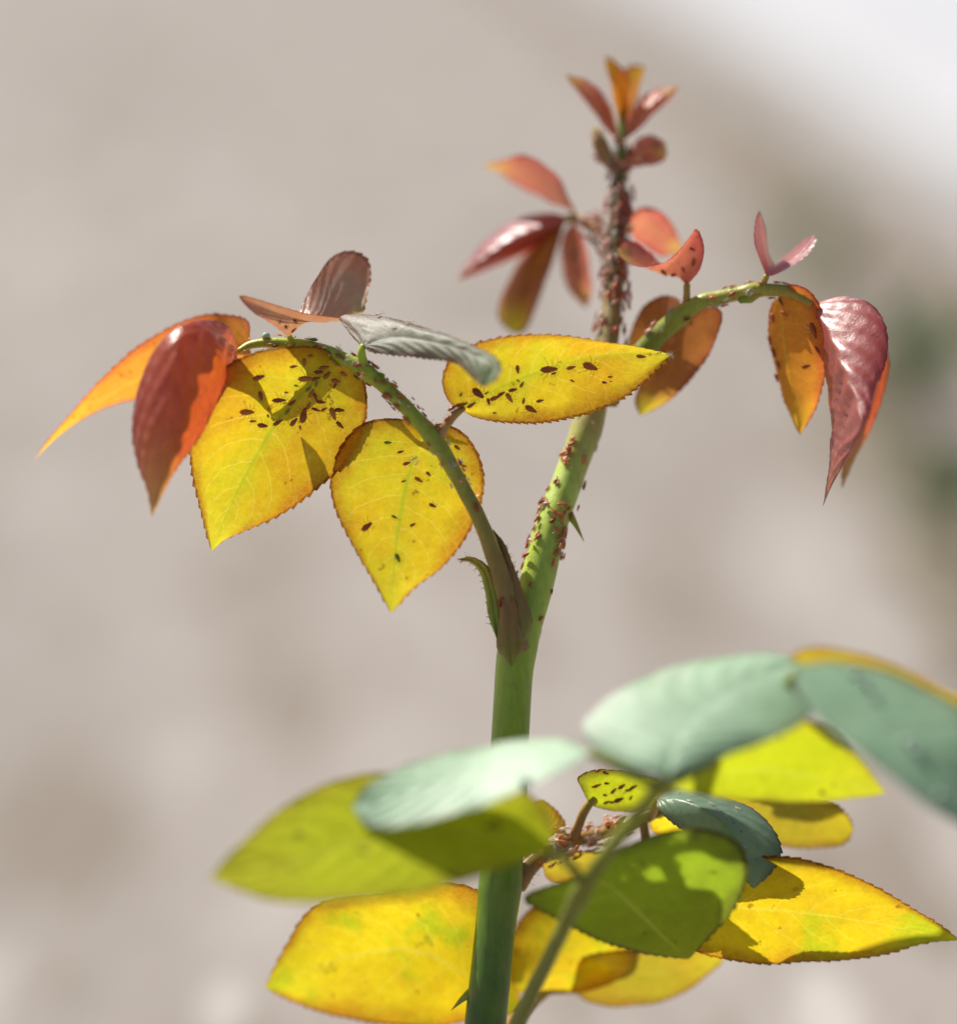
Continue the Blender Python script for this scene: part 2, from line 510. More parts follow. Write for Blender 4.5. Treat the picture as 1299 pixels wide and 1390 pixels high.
def kerb():
    """raised white pavement with a rounded edge, to the right of the joint"""
    prof = [(0.0, 0.0), (0.0, 0.05), (0.003, 0.057), (0.009, 0.06), (0.12, 0.06), (4.5, 0.06)]
    edge = catmull([Vector((0.34, 0.6, 0)), Vector((0.295, 1.41, 0)), Vector((0.26, 2.05, 0)), Vector((0.221, 2.76, 0)), Vector((0.125, 4.5, 0)), Vector((-0.175, 10, 0)), Vector((-1.175, 28, 0))], 60)
    vs_, fs = [], []
    for p in edge:
        for (x, z) in prof:
            vs_.append((p.x + x, p.y, z))
    k = len(prof)
    for i in range(60):
        for j in range(k - 1):
            fs.append((i * k + j, i * k + j + 1, (i + 1) * k + j + 1, (i + 1) * k + j))
    me = bpy.data.meshes.new('pavement')
    me.from_pydata(vs_, [], fs)
    return link('pavement', me, plain_noise('white_painted_concrete', (0.54, 0.535, 0.545), (0.47, 0.465, 0.475), 6, 0.7))


tag(kerb(), 'white painted raised pavement beyond the paving', 'pavement', kind='structure')

M['weed'] = leaf_material('weed_leaf', (0.08, 0.15, 0.025), (0.06, 0.10, 0.02), (0.11, 0.18, 0.03), (0.12, 0.16, 0.05), (0.12, 0.16, 0.05), trans=0.4, vein_amt=0.2)


def weed(loc, h, n, label):
    root = bpy.data.objects.new('weed', None)
    COL.objects.link(root)
    root.location = loc
    tag(root, label, 'weed', 'weeds growing in the paving joint')
    for k in range(n):
        a = random.uniform(0, 2 * pi)
        ln = h * random.uniform(0.55, 1.05)
        out = random.uniform(0.25, 0.9)
        di = Vector((cos(a), sin(a), 0))
        sd = Vector((-sin(a), cos(a), 0))
        vs_, fs, uvs = [], [], []
        K = 8
        for i in range(K + 1):
            t = i / K
            c = di * (ln * out * t ** 1.3) + Vector((0, 0, ln * (t - 0.45 * out * t * t)))
            wd = ln * 0.17 * (sin(pi * min(t * 0.97 + 0.05, 1)) ** 0.8 + 0.05)
            for q, s in enumerate((-1, -.5, 0, .5, 1)):
                vs_.append(c + sd * s * wd + Vector((0, 0, abs(s) * wd * 0.35)))
                uvs.append(((s + 1) / 2, t))
        for i in range(K):
            for q in range(4):
                fs.append((i * 5 + q, i * 5 + q + 1, i * 5 + q + 6, i * 5 + q + 5))
        me = bpy.data.meshes.new('leaf')
        me.from_pydata(vs_, [], fs)
        ul = me.uv_layers.new()
        for lp in me.loops:
            ul.data[lp.index].uv = uvs[lp.vertex_index]
        me.polygons.foreach_set('use_smooth', [True] * len(me.polygons))
        link('leaf', me, M['weed'], root)


weed((0.1833, 0.8843, 0.003), 0.072, 16, 'dark green bushy weed in the joint, the tallest of the weeds')
weed((0.1747, 0.671, 0.003), 0.043, 10, 'low olive weed in the joint, the smallest of the weeds')
weed((0.19, 1.371, 0.003), 0.06, 12, 'dull green weed in the joint, between the tallest weed and the white pavement')

# ------------------------------------------------------------------ the rose plant
BASE = P(655, 1390, 4)
BASE = Vector((BASE.x - 0.003, BASE.y + 0.004, 0.0))
plant = bpy.data.objects.new('rose_plant', None)
COL.objects.link(plant)
plant.location = BASE
tag(plant, 'young rose shoot with yellow, red and green leaves crowded with aphids', 'rose plant')

SURF = {}      # world-space surfaces that insects sit on


def keep(key, vs_, fs):
    SURF[key] = BVHTree.FromPolygons([tuple(v) for v in vs_], fs)


def tube(name, path, radii, mat, parent, seg=14, per=8, key=None, flat=1.0, wob=0.04, bumps=None):
    """a tapering stalk; path of world points, radii in millimetres along it"""
    n = per * (len(path) - 1)
    pts = catmull(path, n)
    cp = ctrl_param(path, n)
    vs_, fs, uvs = [], [], []
    nrm = None
    ph = random.uniform(0, 6)
    for i, p in enumerate(pts):
        t = (pts[min(i + 1, n)] - pts[max(i - 1, 0)]).normalized()
        if nrm is None:
            nrm = FWD.cross(t).normalized()
        nrm = (nrm - t * nrm.dot(t)).normalized()
        bn = t.cross(nrm)
        r = lerp_list(radii, cp[i]) * 0.001
        if bumps:
            for (bt, bw, ba) in bumps:
                r *= 1 + ba * math.exp(-((cp[i] - bt) / bw) ** 2)
        for j in range(seg):
            a = 2 * pi * j / seg
            rr = r * (1 + wob * sin(3 * a + i * 0.35 + ph) + wob * 0.6 * sin(i * 0.9 + a + ph))
            vs_.append(p + nrm * (cos(a) * rr) + bn * (sin(a) * rr * flat))
            uvs.append((j / seg, cp[i]))
    for i in range(n):
        for j in range(seg):
            k = (j + 1) % seg
            fs.append((i * seg + j, i * seg + k, (i + 1) * seg + k, (i + 1) * seg + j))
    for e, i in ((0, 0), (1, n)):
        c = len(vs_)
        t = (pts[1] - pts[0]).normalized() * -1 if e == 0 else (pts[-1] - pts[-2]).normalized()
        vs_.append(pts[i] + t * lerp_list(radii, e) * 0.0005)
        uvs.append((0.5, e))
        for j in range(seg):
            k = (j + 1) % seg
            fs.append((c, i * seg + k, i * seg + j) if e == 0 else (c, i * seg + j, i * seg + k))
    me = bpy.data.meshes.new(name)
    me.from_pydata([v - BASE for v in vs_], [], fs)
    ul = me.uv_layers.new()
    for lp in me.loops:
        ul.data[lp.index].uv = uvs[lp.vertex_index]
    me.polygons.foreach_set('use_smooth', [True] * len(me.polygons))
    if key:
        keep(key, vs_, fs)
    return link(name, me, mat, parent)


def leaflet(key, mid, left, right, mat, parent, label=None, teeth=22, tooth=0.45, fold=0.45, quilt=0.10, puff=0.0, curl=0.0, name='leaflet', nu=9, seed=0):
    """a blade lofted from margin over midrib to margin; points are (x, y, depth mm).
       quilt, puff, curl and tooth are in millimetres"""
    rnd = random.Random(seed + len(key) * 13 + sum(map(ord, key)))
    per = 5
    n = teeth * per
    mc = catmull([P(*p) for p in mid], n)
    base, tipp = mid[0], mid[-1]
    lc = catmull([P(*p) for p in [base] + list(left) + [tipp]], n)
    rc = catmull([P(*p) for p in [base] + list(right) + [tipp]], n)
    wmax = max(max((a - b).length for a, b in zip(lc, mc)), max((a - b).length for a, b in zip(rc, mc)))
    us = [0, .06, .14, .26, .40, .55, .70, .82, .91, 0.965, 1.0]
    row = [-u for u in us[:0:-1]] + us
    W = len(row)
    vs_, uvs, fs = [], [], []
    wl, wr = rnd.uniform(0, 6), rnd.uniform(0, 6)
    jit = [rnd.uniform(0.55, 1.15) for _ in range(teeth + 2)]
    for i in range(n + 1):
        v = i / n
        m = mc[i]
        fwd = (mc[min(i + 1, n)] - mc[max(i - 1, 0)]).normalized()
        env = min(1.0, v / 0.06) * min(1.0, (1 - v) / 0.05)
        l, r = lc[i], rc[i]
        # quadratic through l, m, r
        a2 = (l + r) * 0.5 - m
        a1 = (r - l) * 0.5
        nl = (m - l).cross(fwd)
        nr = fwd.cross(m - r)
        nn = nl + nr
        nn = nn.normalized() if nn.length > 1e-12 else FWD
        if nn.dot(FWD) > 0:
            nn = -nn                     # towards the viewer's side of the blade
            nl, nr = -nl, -nr
        nl = nl.normalized() if nl.length > 1e-12 else nn
        nr = nr.normalized() if nr.length > 1e-12 else nn
        for u in row:
            q = m + a1 * u + a2 * (u * u)
            e = l if u < 0 else r
            st = m.lerp(e, abs(u))
            p = q.lerp(st, fold)
            au = abs(u)
            # quilting between the side veins, and the sunken midrib
            phs = (v - VS * au ** 1.35) * NV + (0.23 if u > 0 else -0.23)
            dome = abs(sin(pi * phs)) ** 0.7 if quilt < 0.5 else (0.5 - 0.5 * cos(2 * pi * phs)) ** 0.8
            p = p + (nl if u < 0 else nr) * (quilt * min(1.0, 1.3 * (e - m).length / wmax) ** 1.2 * 0.001 * dome * env * (4 * au * (1 - au)) ** 0.7 * (0.8 + 0.2 * sin(phs * 2.1 + wl)))
            p = p + (nl if u < 0 else nr) * (puff * 0.001 * env * 4 * au * (1 - au))
            wv = sin(v * 17 + (wl if u < 0 else wr)) + 0.6 * sin(v * 31 + wr)
            p = p + nn * (0.14 * 0.001 * wv * env * au ** 3)
            if au > 0.8:
                p = p + nn * (curl * 0.001 * ((au - 0.8) / 0.2) ** 2 * env)
            if au > 0.95:
                tt = v * teeth
                sa = tt - math.floor(tt)
                k = (sa if sa < 0.8 else (1 - sa) * 4) * jit[int(tt)] * tooth * 0.001 * env * (1 if au == 1 else 0.35)
                od = e - m
                od = od.normalized() if od.length > 1e-9 else fwd
                p = p + (od * 0.85 + fwd * 0.6) * k
            vs_.append(p)
            uvs.append(((u + 1) / 2, v))
    for i in range(n):
        for j in range(W - 1):
            a = i * W + j
            fs.append((a, a + 1, a + W + 1, a + W))
    me = bpy.data.meshes.new(name)
    me.from_pydata([x - BASE for x in vs_], [], fs)
    ul = me.uv_layers.new()
    for lp in me.loops:
        ul.data[lp.index].uv = uvs[lp.vertex_index]
    me.polygons.foreach_set('use_smooth', [True] * len(me.polygons))
    keep(key, vs_, fs)
    o = link(name, me, mat, parent)
    if label:
        o['label'] = label
    return o


def tilt(x0, y0, d0, ax, ay):
    """depths of a tilted plane: d changes by ax mm per pixel to the right and ay mm per pixel down"""
    return lambda pts: [(x, y, d0 + ax * (x - x0) + ay * (y - y0) + (e[0] if e else 0)) for (x, y, *e) in pts]


def hairs(path_key, path, count, r_mm, ln, parent, side=None):
    """short gland-tipped hairs along a stalk, one joined part"""
    pts = catmull(path, 60)
    vs_, fs, uvs = [], [], []
    for k in range(count):
        t = random.random()
        i = min(int(t * 60), 59)
        p = pts[i].lerp(pts[i + 1], random.random())
        ax = (pts[i + 1] - pts[i]).normalized()
        rv = Vector((random.gauss(0, 1), random.gauss(0, 1), random.gauss(0, 1)))
        if side is not None:
            rv = rv * 0.6 + side
        d = (rv - ax * rv.dot(ax)).normalized()
        s = p + d * (r_mm * 0.0009)
        if path_key in SURF:
            hit = SURF[path_key].find_nearest(p + d * 0.004)
            s = hit[0]
        L = ln * random.choice((random.uniform(0.3, 0.7), random.uniform(0.5, 1.3))) * 0.001
        b = d.cross(ax).normalized()
        c0 = len(vs_)
        w0 = 0.00004
        for (f, wd) in ((0, 1.2), (0.75, 0.7), (0.85, 1.8), (1.0, 1.2)):
            c = s + (d + ax * 0.2 * f) * L * f
            for q in range(3):
                a = q * 2 * pi / 3
                vs_.append(c + (b * cos(a) + ax * sin(a)) * w0 * wd)
        for f in range(3):
            for q in range(3):
                r_ = (q + 1) % 3
                fs.append((c0 + f * 3 + q, c0 + f * 3 + r_, c0 + f * 3 + 3 + r_, c0 + f * 3 + 3 + q))
        fs.append((c0 + 9, c0 + 10, c0 + 11))
    me = bpy.data.meshes.new('gland_hair')
    me.from_pydata([x - BASE for x in vs_], [], fs)
    o = link('gland_hair', me, M['hair'], parent)
    o['kind'] = 'stuff'
    return o


# ---- main stem
stem_path = [BASE + Vector((0, 0, -0.004)), BASE + Vector((0.001, 0, 0.03)), P(656, 1420, 4), P(676, 1230, 3), P(688, 1090, 2), P(695, 960, 1), P(702, 880, 1.5), P(726, 800, 3), P(748, 715, 5.5), P(773, 645, 9),
             P(798, 575, 12), P(822, 480, 16), P(833, 390, 21), P(838, 300, 26), P(841, 220, 30), P(845, 150, 33)]
stem_r = [3.9, 3.8, 3.6, 3.4, 3.3, 3.2, 3.2, 3.0, 2.75, 2.6, 2.5, 1.9, 1.7, 1.5, 1.1, 0.6]
stem = tube('stem', stem_path, stem_r, M['stem'], plant, seg=24, per=8, key='stem', wob=0.012, bumps=[(0.66, 0.02, 0.12), (0.215, 0.015, 0.12), (0.4, 0.02, 0.06)])
# a thorn on the stem and its twin further down
def thorn(a, tipp, r):
    pth = [a, a.lerp(tipp, 0.45) + Vector((0, 0, 0.0004)), tipp]
    return tube('thorn', pth, [r, r * 0.5, 0.03], M['thorn'], stem, seg=10, per=5, wob=0.0)
thorn(P(768, 692, 6.5), P(793, 736, 5.5), 1.0)
thorn(P(645, 1345, 3.5), P(612, 1372, 3.0), 1.2)

# ---- left leaf
L_path = [P(699, 880, -0.5), P(692, 830, -2.5), P(676, 770, -3.5), P(655, 715, -4), P(625, 655, -4.5), P(592, 600, -4.5), P(560, 562, -4), P(525, 528, -3), P(490, 500, -2), P(452, 480, -1), P(412, 469, 0), P(372, 465, 1), P(340, 468, 1.5), P(322, 478, 1)]
left_leaf = tube('leaf_stalk', L_path, [2.4, 2.1, 1.5, 1.3, 1.25, 1.4, 1.25, 1.2, 1.25, 1.05, 1.0, 0.9, 0.7, 0.45], M['left_stalk'], plant, seg=16, key='Lstalk',
                 bumps=[(0.40, 0.02, 0.2), (0.60, 0.02, 0.2)])
left_leaf['label'] = 'green arching stalk carrying yellow and red leaflets'
hairs('Lstalk', L_path, 170, 1.3, 0.75, left_leaf)

leaflet('A', [(466, 488, -1), (433, 513, -1.5), (382, 565, -1.5), (345, 625, 0), (312, 690, 2), (288, 748, 4.5)],
        [(440, 474, -3), (395, 471, -6), (345, 480, -8), (300, 505, -9), (270, 550, -8), (259, 600, -6), (263, 645, -3), (274, 695, 0.5)],
        [(484, 497, -1), (497, 525, -0.5), (499, 558, 0), (491, 592, 0.5), (470, 628, 1.5), (430, 665, 2.5), (385, 697, 3.5), (330, 722, 4.5), (302, 737, 4.8)],
        M['yellow'], left_leaf, 'large yellow leaflet dotted with dark aphids', teeth=28, tooth=0.6, quilt=0.14, curl=-0.4)
leaflet('B', [(576, 588, -1), (566, 612, 1), (555, 645, 3), (542, 710, 6), (535, 770, 9), (531, 832, 12)],
        [(556, 573, -0.5), (525, 569, -0.5), (492, 577, -0.3), (464, 605, 0.3), (449, 648, 2.5), (455, 690, 5), (480, 742, 8), (508, 790, 10)],
        [(598, 577, 0.5), (628, 588, 1), (648, 615, 2), (657, 650, 3.5), (650, 692, 6), (630, 733, 8), (600, 770, 10), (562, 800, 11.5)],
        M['yellow'], left_leaf, 'heart shaped yellow leaflet hanging point down beneath the stalk fork', teeth=26, tooth=0.5, quilt=0.14, curl=-0.3, seed=3)
leaflet('C', [(626, 557, -4), (663, 534, -3.5), (718, 510, -3), (785, 489, -2), (846, 480, -1), (912, 481, 0)],
        [(609, 545, -4.5), (600, 518, -5), (610, 490, -6), (640, 468, -7), (690, 456, -7.5), (740, 454, -7), (790, 459, -5.5), (840, 466, -3.5), (882, 474, -1.5)],
        [(648, 567, -2.5), (700, 573, -1), (750, 571, 0.2), (792, 561, 1), (830, 546, 1.5), (862, 527, 1.5), (888, 503, 1)],
        M['yellow'], left_leaf, 'yellow leaflet pointing towards the main stem with toothed brown rim', teeth=30, tooth=0.75, quilt=0.14, curl=0.3, seed=5)
tube('leaflet_stalk', [P(594, 600, -4.5), P(604, 580, -5), P(616, 564, -5), P(630, 554, -4.3)], [0.9, 0.75, 0.75, 0.5], M['pink_stalk'], left_leaf, key='Cst')
pl = tilt(490, 470, -4, -0.0734, -0.135)
leaflet('D', pl([(490, 470), (535, 458), (590, 465), (640, 480), (668, 498), (658, 525, 3)]),
        pl([(474, 452), (462, 431), (485, 427), (540, 434), (600, 452), (645, 471), (676, 490), (676, 512)]),
        pl([(505, 477, 0.5), (540, 482, 1.5), (590, 487, 2), (622, 494, 2), (640, 511, 2)]),
        M['silver'], left_leaf, 'silvery shining leaflet seen nearly edge on', teeth=24, tooth=0.6, fold=0.2, quilt=0.12, puff=0.2)
tube('leaflet_stalk', [P(496, 506, -2), P(493, 492, -3), P(491, 478, -4), P(493, 468, -4)], [0.8, 0.8, 0.7, 0.5], M['left_stalk'], left_leaf, key='Dst')
leaflet('E', [(392, 458, -1), (412, 440, -1), (445, 435, 3), (490, 430, 8)],
        [(372, 442, -5), (345, 424, -9), (325, 403, -10), (350, 407, -8), (400, 421, -5), (450, 431, 1)],
        [(404, 428, 2.5), (428, 380, 6.5), (455, 346, 9.5), (480, 342, 10), (498, 352, 10), (503, 378, 8.5), (496, 412, 6)],
        M['greypink'], left_leaf, 'cupped grey pink and orange leaflet standing up', teeth=26, tooth=0.45, fold=0.3, quilt=0.25)
tube('leaflet_stalk', [P(398, 470, 0), P(396, 464, -0.5), P(393, 456, -1)], [0.7, 0.6, 0.45], M['left_stalk'], left_leaf)
leaflet('Fr', [(324, 476, 1), (302, 457, -8), (268, 447, -17), (243, 468, -21), (233, 530, -23), (224, 610, -22), (216, 660, -20), (207, 702, -17)],
        [(312, 444, -3), (275, 435, -10), (238, 448, -14), (208, 480, -15), (189, 525, -16), (180, 580, -16), (187, 630, -16.5), (201, 668, -17.5)],
        [(322, 498, -3), (300, 540, -9), (272, 592, -12), (243, 632, -15), (222, 668, -17)],
        M['red'], left_leaf, 'folded dark red glossy leaflet with a ridged surface', teeth=26, tooth=0.35, fold=0.6, quilt=1.6)
leaflet('G', [(340, 464, 4), (285, 478, 17), (210, 505, 19), (135, 545, 18), (88, 582, 16), (45, 626, 14)],
        [(338, 440, 7), (312, 428, 13), (280, 427, 15), (240, 440, 15.5), (190, 470, 15.5), (142, 510, 15), (105, 552, 14.5), (72, 592, 14)],
        [(335, 490, 14), (290, 525, 21), (235, 540, 22.5), (185, 542, 22), (145, 552, 20), (105, 572, 18), (72, 600, 16)],
        M['orange'], left_leaf, 'long orange leaflet tapering to a thin curved point', teeth=30, tooth=0.45, quilt=0.15, seed=4)

# stipules at the foot of the left leaf
def blade(name, mid, hw, mat, parent, key):
    """narrow fleshy blade: mid points and half widths in pixels, drawn in the plane of the picture then cupped"""
    l, r = [], []
    for i in range(1, len(mid) - 1):
        a, b = mid[i - 1], mid[i + 1]
        dx, dy = b[0] - a[0], b[1] - a[1]
        q = math.hypot(dx, dy)
        nx, ny = -dy / q, dx / q
        l.append((mid[i][0] + nx * hw[i], mid[i][1] + ny * hw[i], mid[i][2] + hw[i] * 0.05))
        r.append((mid[i][0] - nx * hw[i], mid[i][1] - ny * hw[i], mid[i][2] + hw[i] * 0.05))
    return leaflet(key, mid, l, r, mat, parent, name=name, teeth=14, tooth=0.12, quilt=0.0, puff=0.3)


blade('stipule', [(702, 885, -3.2), (706, 850, -4.2), (698, 805, -4.0), (686, 765, -3.2), (678, 740, -2.5), (669, 718, -2)], [10, 16, 12, 9, 7, 2], M['stipule'], left_leaf, 'st1')
blade('stipule', [(676, 872, -2.5), (672, 835, -3.2), (666, 800, -3.2), (656, 772, -3), (640, 760, -3), (620, 759, -3.5)], [8, 9, 8, 7, 4, 2], M['stipule_green'], left_leaf, 'st2')
blade('stipule', [(694, 905, -3.6), (693, 880, -4.6), (692, 850, -4.9), (690, 820, -4.7), (684, 785, -4)], [15, 18, 15, 11, 5], M['stipule'], left_leaf, 'st3')
hairs('st2', [P(664, 860, -2.8), P(660, 825, -2.8), P(657, 798, -2.8), P(649, 772, -2.8), P(636, 762, -3), P(621, 759, -3.4)], 60, 0.02, 0.75, left_leaf, side=RGT * -1 + UPV * 0.1)
hairs('st1', [P(719, 850, -3.4), P(709, 805, -3.4), P(694, 763, -2.8), P(684, 738, -2.2)], 60, 0.02, 0.5, left_leaf, side=RGT)

# ---- right leaf
R_path = [P(824, 545, 13), P(846, 508, 14), P(880, 470, 13), P(912, 438, 11), P(945, 413, 9), P(985, 402, 8), P(1030, 394, 7), P(1072, 397, 6), P(1102, 413, 4.5)]
right_leaf = tube('leaf_stalk', R_path, [2.0, 1.9, 1.9, 1.7, 1.35, 1.3, 1.15, 1.0, 0.7], M['right_stalk'], plant, seg=14, key='Rstalk', bumps=[(0.42, 0.03, 0.25), (0.72, 0.03, 0.25)])
right_leaf['label'] = 'green and amber stalk carrying red glossy leaflets'
tube('stipule', [P(1003, 408, 6.8), P(1018, 404, 6.5), P(1032, 399, 6.2)], [0.5, 1.0, 0.3], M['stipule_green'], right_leaf, flat=0.6)
hairs('Rstalk', R_path[3:], 60, 1.4, 0.6, right_leaf)
pl = tilt(1122, 448, 1, -0.052, -0.10)
leaflet('T', pl([(1102, 412), (1122, 448, -1), (1144, 500, -1.5), (1162, 545, -1), (1168, 580, 0)]) + [(1148, 622, -9), (1130, 655, -4), (1116, 688, 0)],
        [(1116, 448, 5), (1121, 500, 7), (1125, 550, 5), (1128, 600, 2), (1124, 640, 0), (1119, 668, 0)],
        pl([(1140, 402), (1182, 413), (1202, 445, 0.5), (1201, 490, 1), (1187, 535, 1), (1175, 572, 1)]) + [(1157, 610, -9), (1134, 650, -4)],
        M['maroon'], right_leaf, 'folded maroon leaflet with a ridged pink sheen', teeth=26, tooth=0.3, fold=0.8, quilt=1.35)
leaflet('U', [(1106, 410, 10), (1160, 448, 17), (1187, 505, 19), (1172, 570, 18), (1152, 625, 17), (1142, 664, 17)],
        [(1112, 440, 16), (1126, 500, 18), (1136, 560, 19), (1142, 610, 18)],
        [(1160, 425, 17), (1203, 478, 20), (1200, 525, 20), (1180, 585, 19), (1158, 625, 18)],
        M['red'], right_leaf, 'dark red leaflet tucked behind the folded maroon one', teeth=20, tooth=0.3)
leaflet('V', [(1058, 402, 9), (1060, 432, 9), (1067, 490, 10), (1077, 545, 12), (1085, 590, 13)],
        [(1048, 412, 10), (1042, 440, 11), (1049, 485, 13), (1062, 535, 13.5), (1074, 567, 13.5)],
        [(1070, 386, 5), (1096, 393, 4), (1119, 428, 4), (1123, 480, 6), (1114, 530, 9), (1101, 565, 11.5)],
        M['orange'], right_leaf, 'orange leaflet with a yellow point hanging from the amber stalk', teeth=22, tooth=0.35, seed=8, puff=0.3)
leaflet('W', [(930, 428, 14), (925, 455, 15), (912, 495, 17), (890, 535, 19), (869, 564, 21)],
        [(905, 445, 17), (888, 480, 19), (872, 515, 20), (862, 545, 21)],
        [(958, 412, 12), (979, 424, 12), (968, 468, 14), (940, 512, 17), (902, 548, 20)],
        M['brown'], right_leaf, 'brown and orange leaflet with a yellow point near the main stem', teeth=20, tooth=0.3)
leaflet('W2', [(926, 432, 17), (905, 428, 19), (885, 440, 22), (862, 470, 24), (852, 500, 25)],
        [(922, 408, 18), (898, 402, 20), (872, 418, 22), (856, 452, 24), (850, 480, 25)],
        [(918, 450, 20), (902, 470, 22), (880, 490, 24), (862, 500, 25)],
        M['brown'], right_leaf, 'dull brown leaflet half hidden near the main stem', teeth=18, tooth=0.3, seed=2)
leaflet('Fc', [(932, 388, 9), (922, 376, 10), (902, 371, 11), (878, 365, 12), (855, 352, 12), (838, 339, 11)],
        [(949, 366, 7), (956, 335, 6), (945, 312, 5), (934, 326, 4), (912, 352, 4), (885, 362, 5), (858, 359, 7), (842, 349, 9)],
        [(924, 371, 13), (905, 361, 15), (885, 346, 17), (866, 331, 17), (849, 328, 15)],
        M['coral'], right_leaf, 'small cupped coral leaflet with a white toothed rim', teeth=26, tooth=0.4, fold=0.3)
tube('leaflet_stalk', [P(926, 428, 10), P(931, 412, 9.5), P(932, 398, 9), P(932, 386, 9)], [0.9, 0.7, 0.6, 0.6], M['rear_stalk'], right_leaf)
leaflet('H', [(1040, 376, 6), (1044, 366, 10), (1048, 362, 15), (1051, 361, 18)],
        [(1028, 345, 6), (1023, 312, 7), (1030, 288, 10), (1037, 305, 14), (1043, 345, 17)],
        [(1066, 366, 7), (1094, 347, 8), (1106, 327, 10), (1098, 321, 14), (1070, 342, 17)],
        M['maroon'], right_leaf, 'small pink leaflet folded into a narrow V', teeth=20, tooth=0.5, fold=0.5)
tube('leaflet_stalk', [P(1031, 394, 7), P(1036, 384, 6.6), P(1040, 374, 6.2)], [0.7, 0.6, 0.5], M['rear_stalk'], right_leaf)
tube('leaflet_stalk', [P(1060, 397, 6.5), P(1059, 402, 8), P(1058, 408, 9.2)], [0.5, 0.5, 0.4], M['rear_stalk'], right_leaf)

# ---- upper left leaf, blurred
U_path = [P(836, 345, 24), P(822, 318, 28), P(800, 303, 33), P(778, 296, 37), P(765, 298, 38)]
up_leaf = tube('leaf_stalk', U_path, [1.4, 1.2, 1.0, 0.9, 0.6], M['pink_stalk'], plant, key='Ustalk')
leaflet('M1', [(783, 292, 37), (755, 262, 39), (715, 238, 41), (655, 225, 43)],
        [(772, 266, 34), (752, 235, 33), (718, 212, 35), (690, 216, 39)],
        [(762, 280, 42), (738, 270, 45), (702, 250, 45), (680, 236, 44)],
        M['coral'], up_leaf, 'coral leaflet spreading upwards with a yellow point', teeth=16, tooth=0.55)
leaflet('M2', [(772, 297, 37), (730, 310, 36), (680, 335, 36), (620, 380, 38)],
        [(750, 289, 41), (708, 295, 42), (662, 324, 42), (636, 355, 40)],
        [(755, 316, 40), (712, 343, 42), (665, 364, 42), (638, 374, 40)],
        M['maroon'], up_leaf, 'pink sheened narrow leaflet pointing down to the left', teeth=16, tooth=0.55, quilt=0.3)
leaflet('M3', [(768, 298, 38), (735, 345, 36), (712, 395, 36), (695, 452, 38)],
        [(748, 308, 42), (712, 345, 44), (684, 395, 43), (677, 430, 41)],
        [(760, 325, 40), (745, 370, 42), (728, 415, 42), (712, 448, 40)],
        M['brown'], up_leaf, 'brown and red leaflet hanging down with a yellow point', teeth=16, tooth=0.55)
leaflet('M4', [(778, 300, 39), (776, 340, 40), (784, 380, 41), (796, 418, 42)],
        [(764, 320, 42), (762, 355, 44), (772, 392, 44)],
        [(790, 320, 41), (799, 360, 43), (802, 395, 43)],
        M['coral'], up_leaf, 'short coral leaflet hanging beside the crowded stem', teeth=14, tooth=0.55, seed=6)
N_path = [P(838, 322, 27), P(848, 315, 29), P(857, 308, 31)]
n_leaf = tube('leaf_stalk', N_path, [0.9, 0.7, 0.5], M['pink_stalk'], plant)
leaflet('Nn', [(855, 308, 31), (875, 306, 33), (900, 322, 35), (924, 342, 37)],
        [(860, 288, 29), (882, 281, 29), (906, 298, 31), (920, 322, 34)],
        [(862, 325, 35), (880, 338, 37), (902, 347, 38)],
        M['coral'], n_leaf, 'rounded red leaflet just behind the crowded stem', teeth=16, tooth=0.55, seed=9)

# ---- leaves of the growing tip
def young(key, mid, l, r, mat, label):
    o = leaflet(key, mid, l, r, mat, stem, label, name='young_leaf', teeth=12, tooth=0.45, fold=0.3, quilt=0.05)
    return o


young('t1', [(846, 182, 33), (843, 150, 33), (838, 115, 35), (820, 77, 37)], [(836, 150, 31), (829, 115, 31), (823, 92, 34)], [(852, 150, 31), (853, 115, 32), (843, 92, 35)], M['orange'], 'upright orange young leaf at the very tip')
young('t1b', [(847, 182, 33.5), (852, 150, 35), (860, 120, 37), (875, 90, 38)], [(841, 148, 36), (842, 115, 38), (852, 92, 39)], [(858, 150, 33), (867, 120, 34), (873, 98, 36)], M['orange'], 'second upright orange young leaf at the tip')
young('t2', [(840, 192, 32), (822, 160, 31), (798, 128, 32), (768, 102, 34)], [(834, 162, 34), (818, 128, 35), (790, 107, 35)], [(820, 172, 33), (803, 148, 34), (782, 122, 34)], M['coral'], 'coral young leaf leaning out to the left of the tip')
young('t3', [(848, 190, 32), (866, 160, 31), (890, 138, 32), (922, 118, 33)], [(852, 160, 34), (872, 133, 35), (900, 120, 34)], [(866, 176, 33), (885, 156, 34), (908, 134, 34)], M['coral'], 'coral young leaf leaning out to the right of the tip')
young('t4', [(846, 228, 31), (862, 214, 30), (882, 202, 30), (905, 208, 31)], [(852, 205, 33), (872, 186, 34), (895, 188, 33)], [(862, 226, 31), (880, 224, 31), (898, 218, 31)], M['coral'], 'small rolled pink leaf bud on the right of the stem')
tube('leaf_bud', [P(838, 232, 30), P(822, 212, 29.5), P(812, 190, 29.5), P(806, 172, 30)], [0.8, 1.5, 1.3, 0.2], M['pink_stalk'], stem, flat=0.7, key='bud')

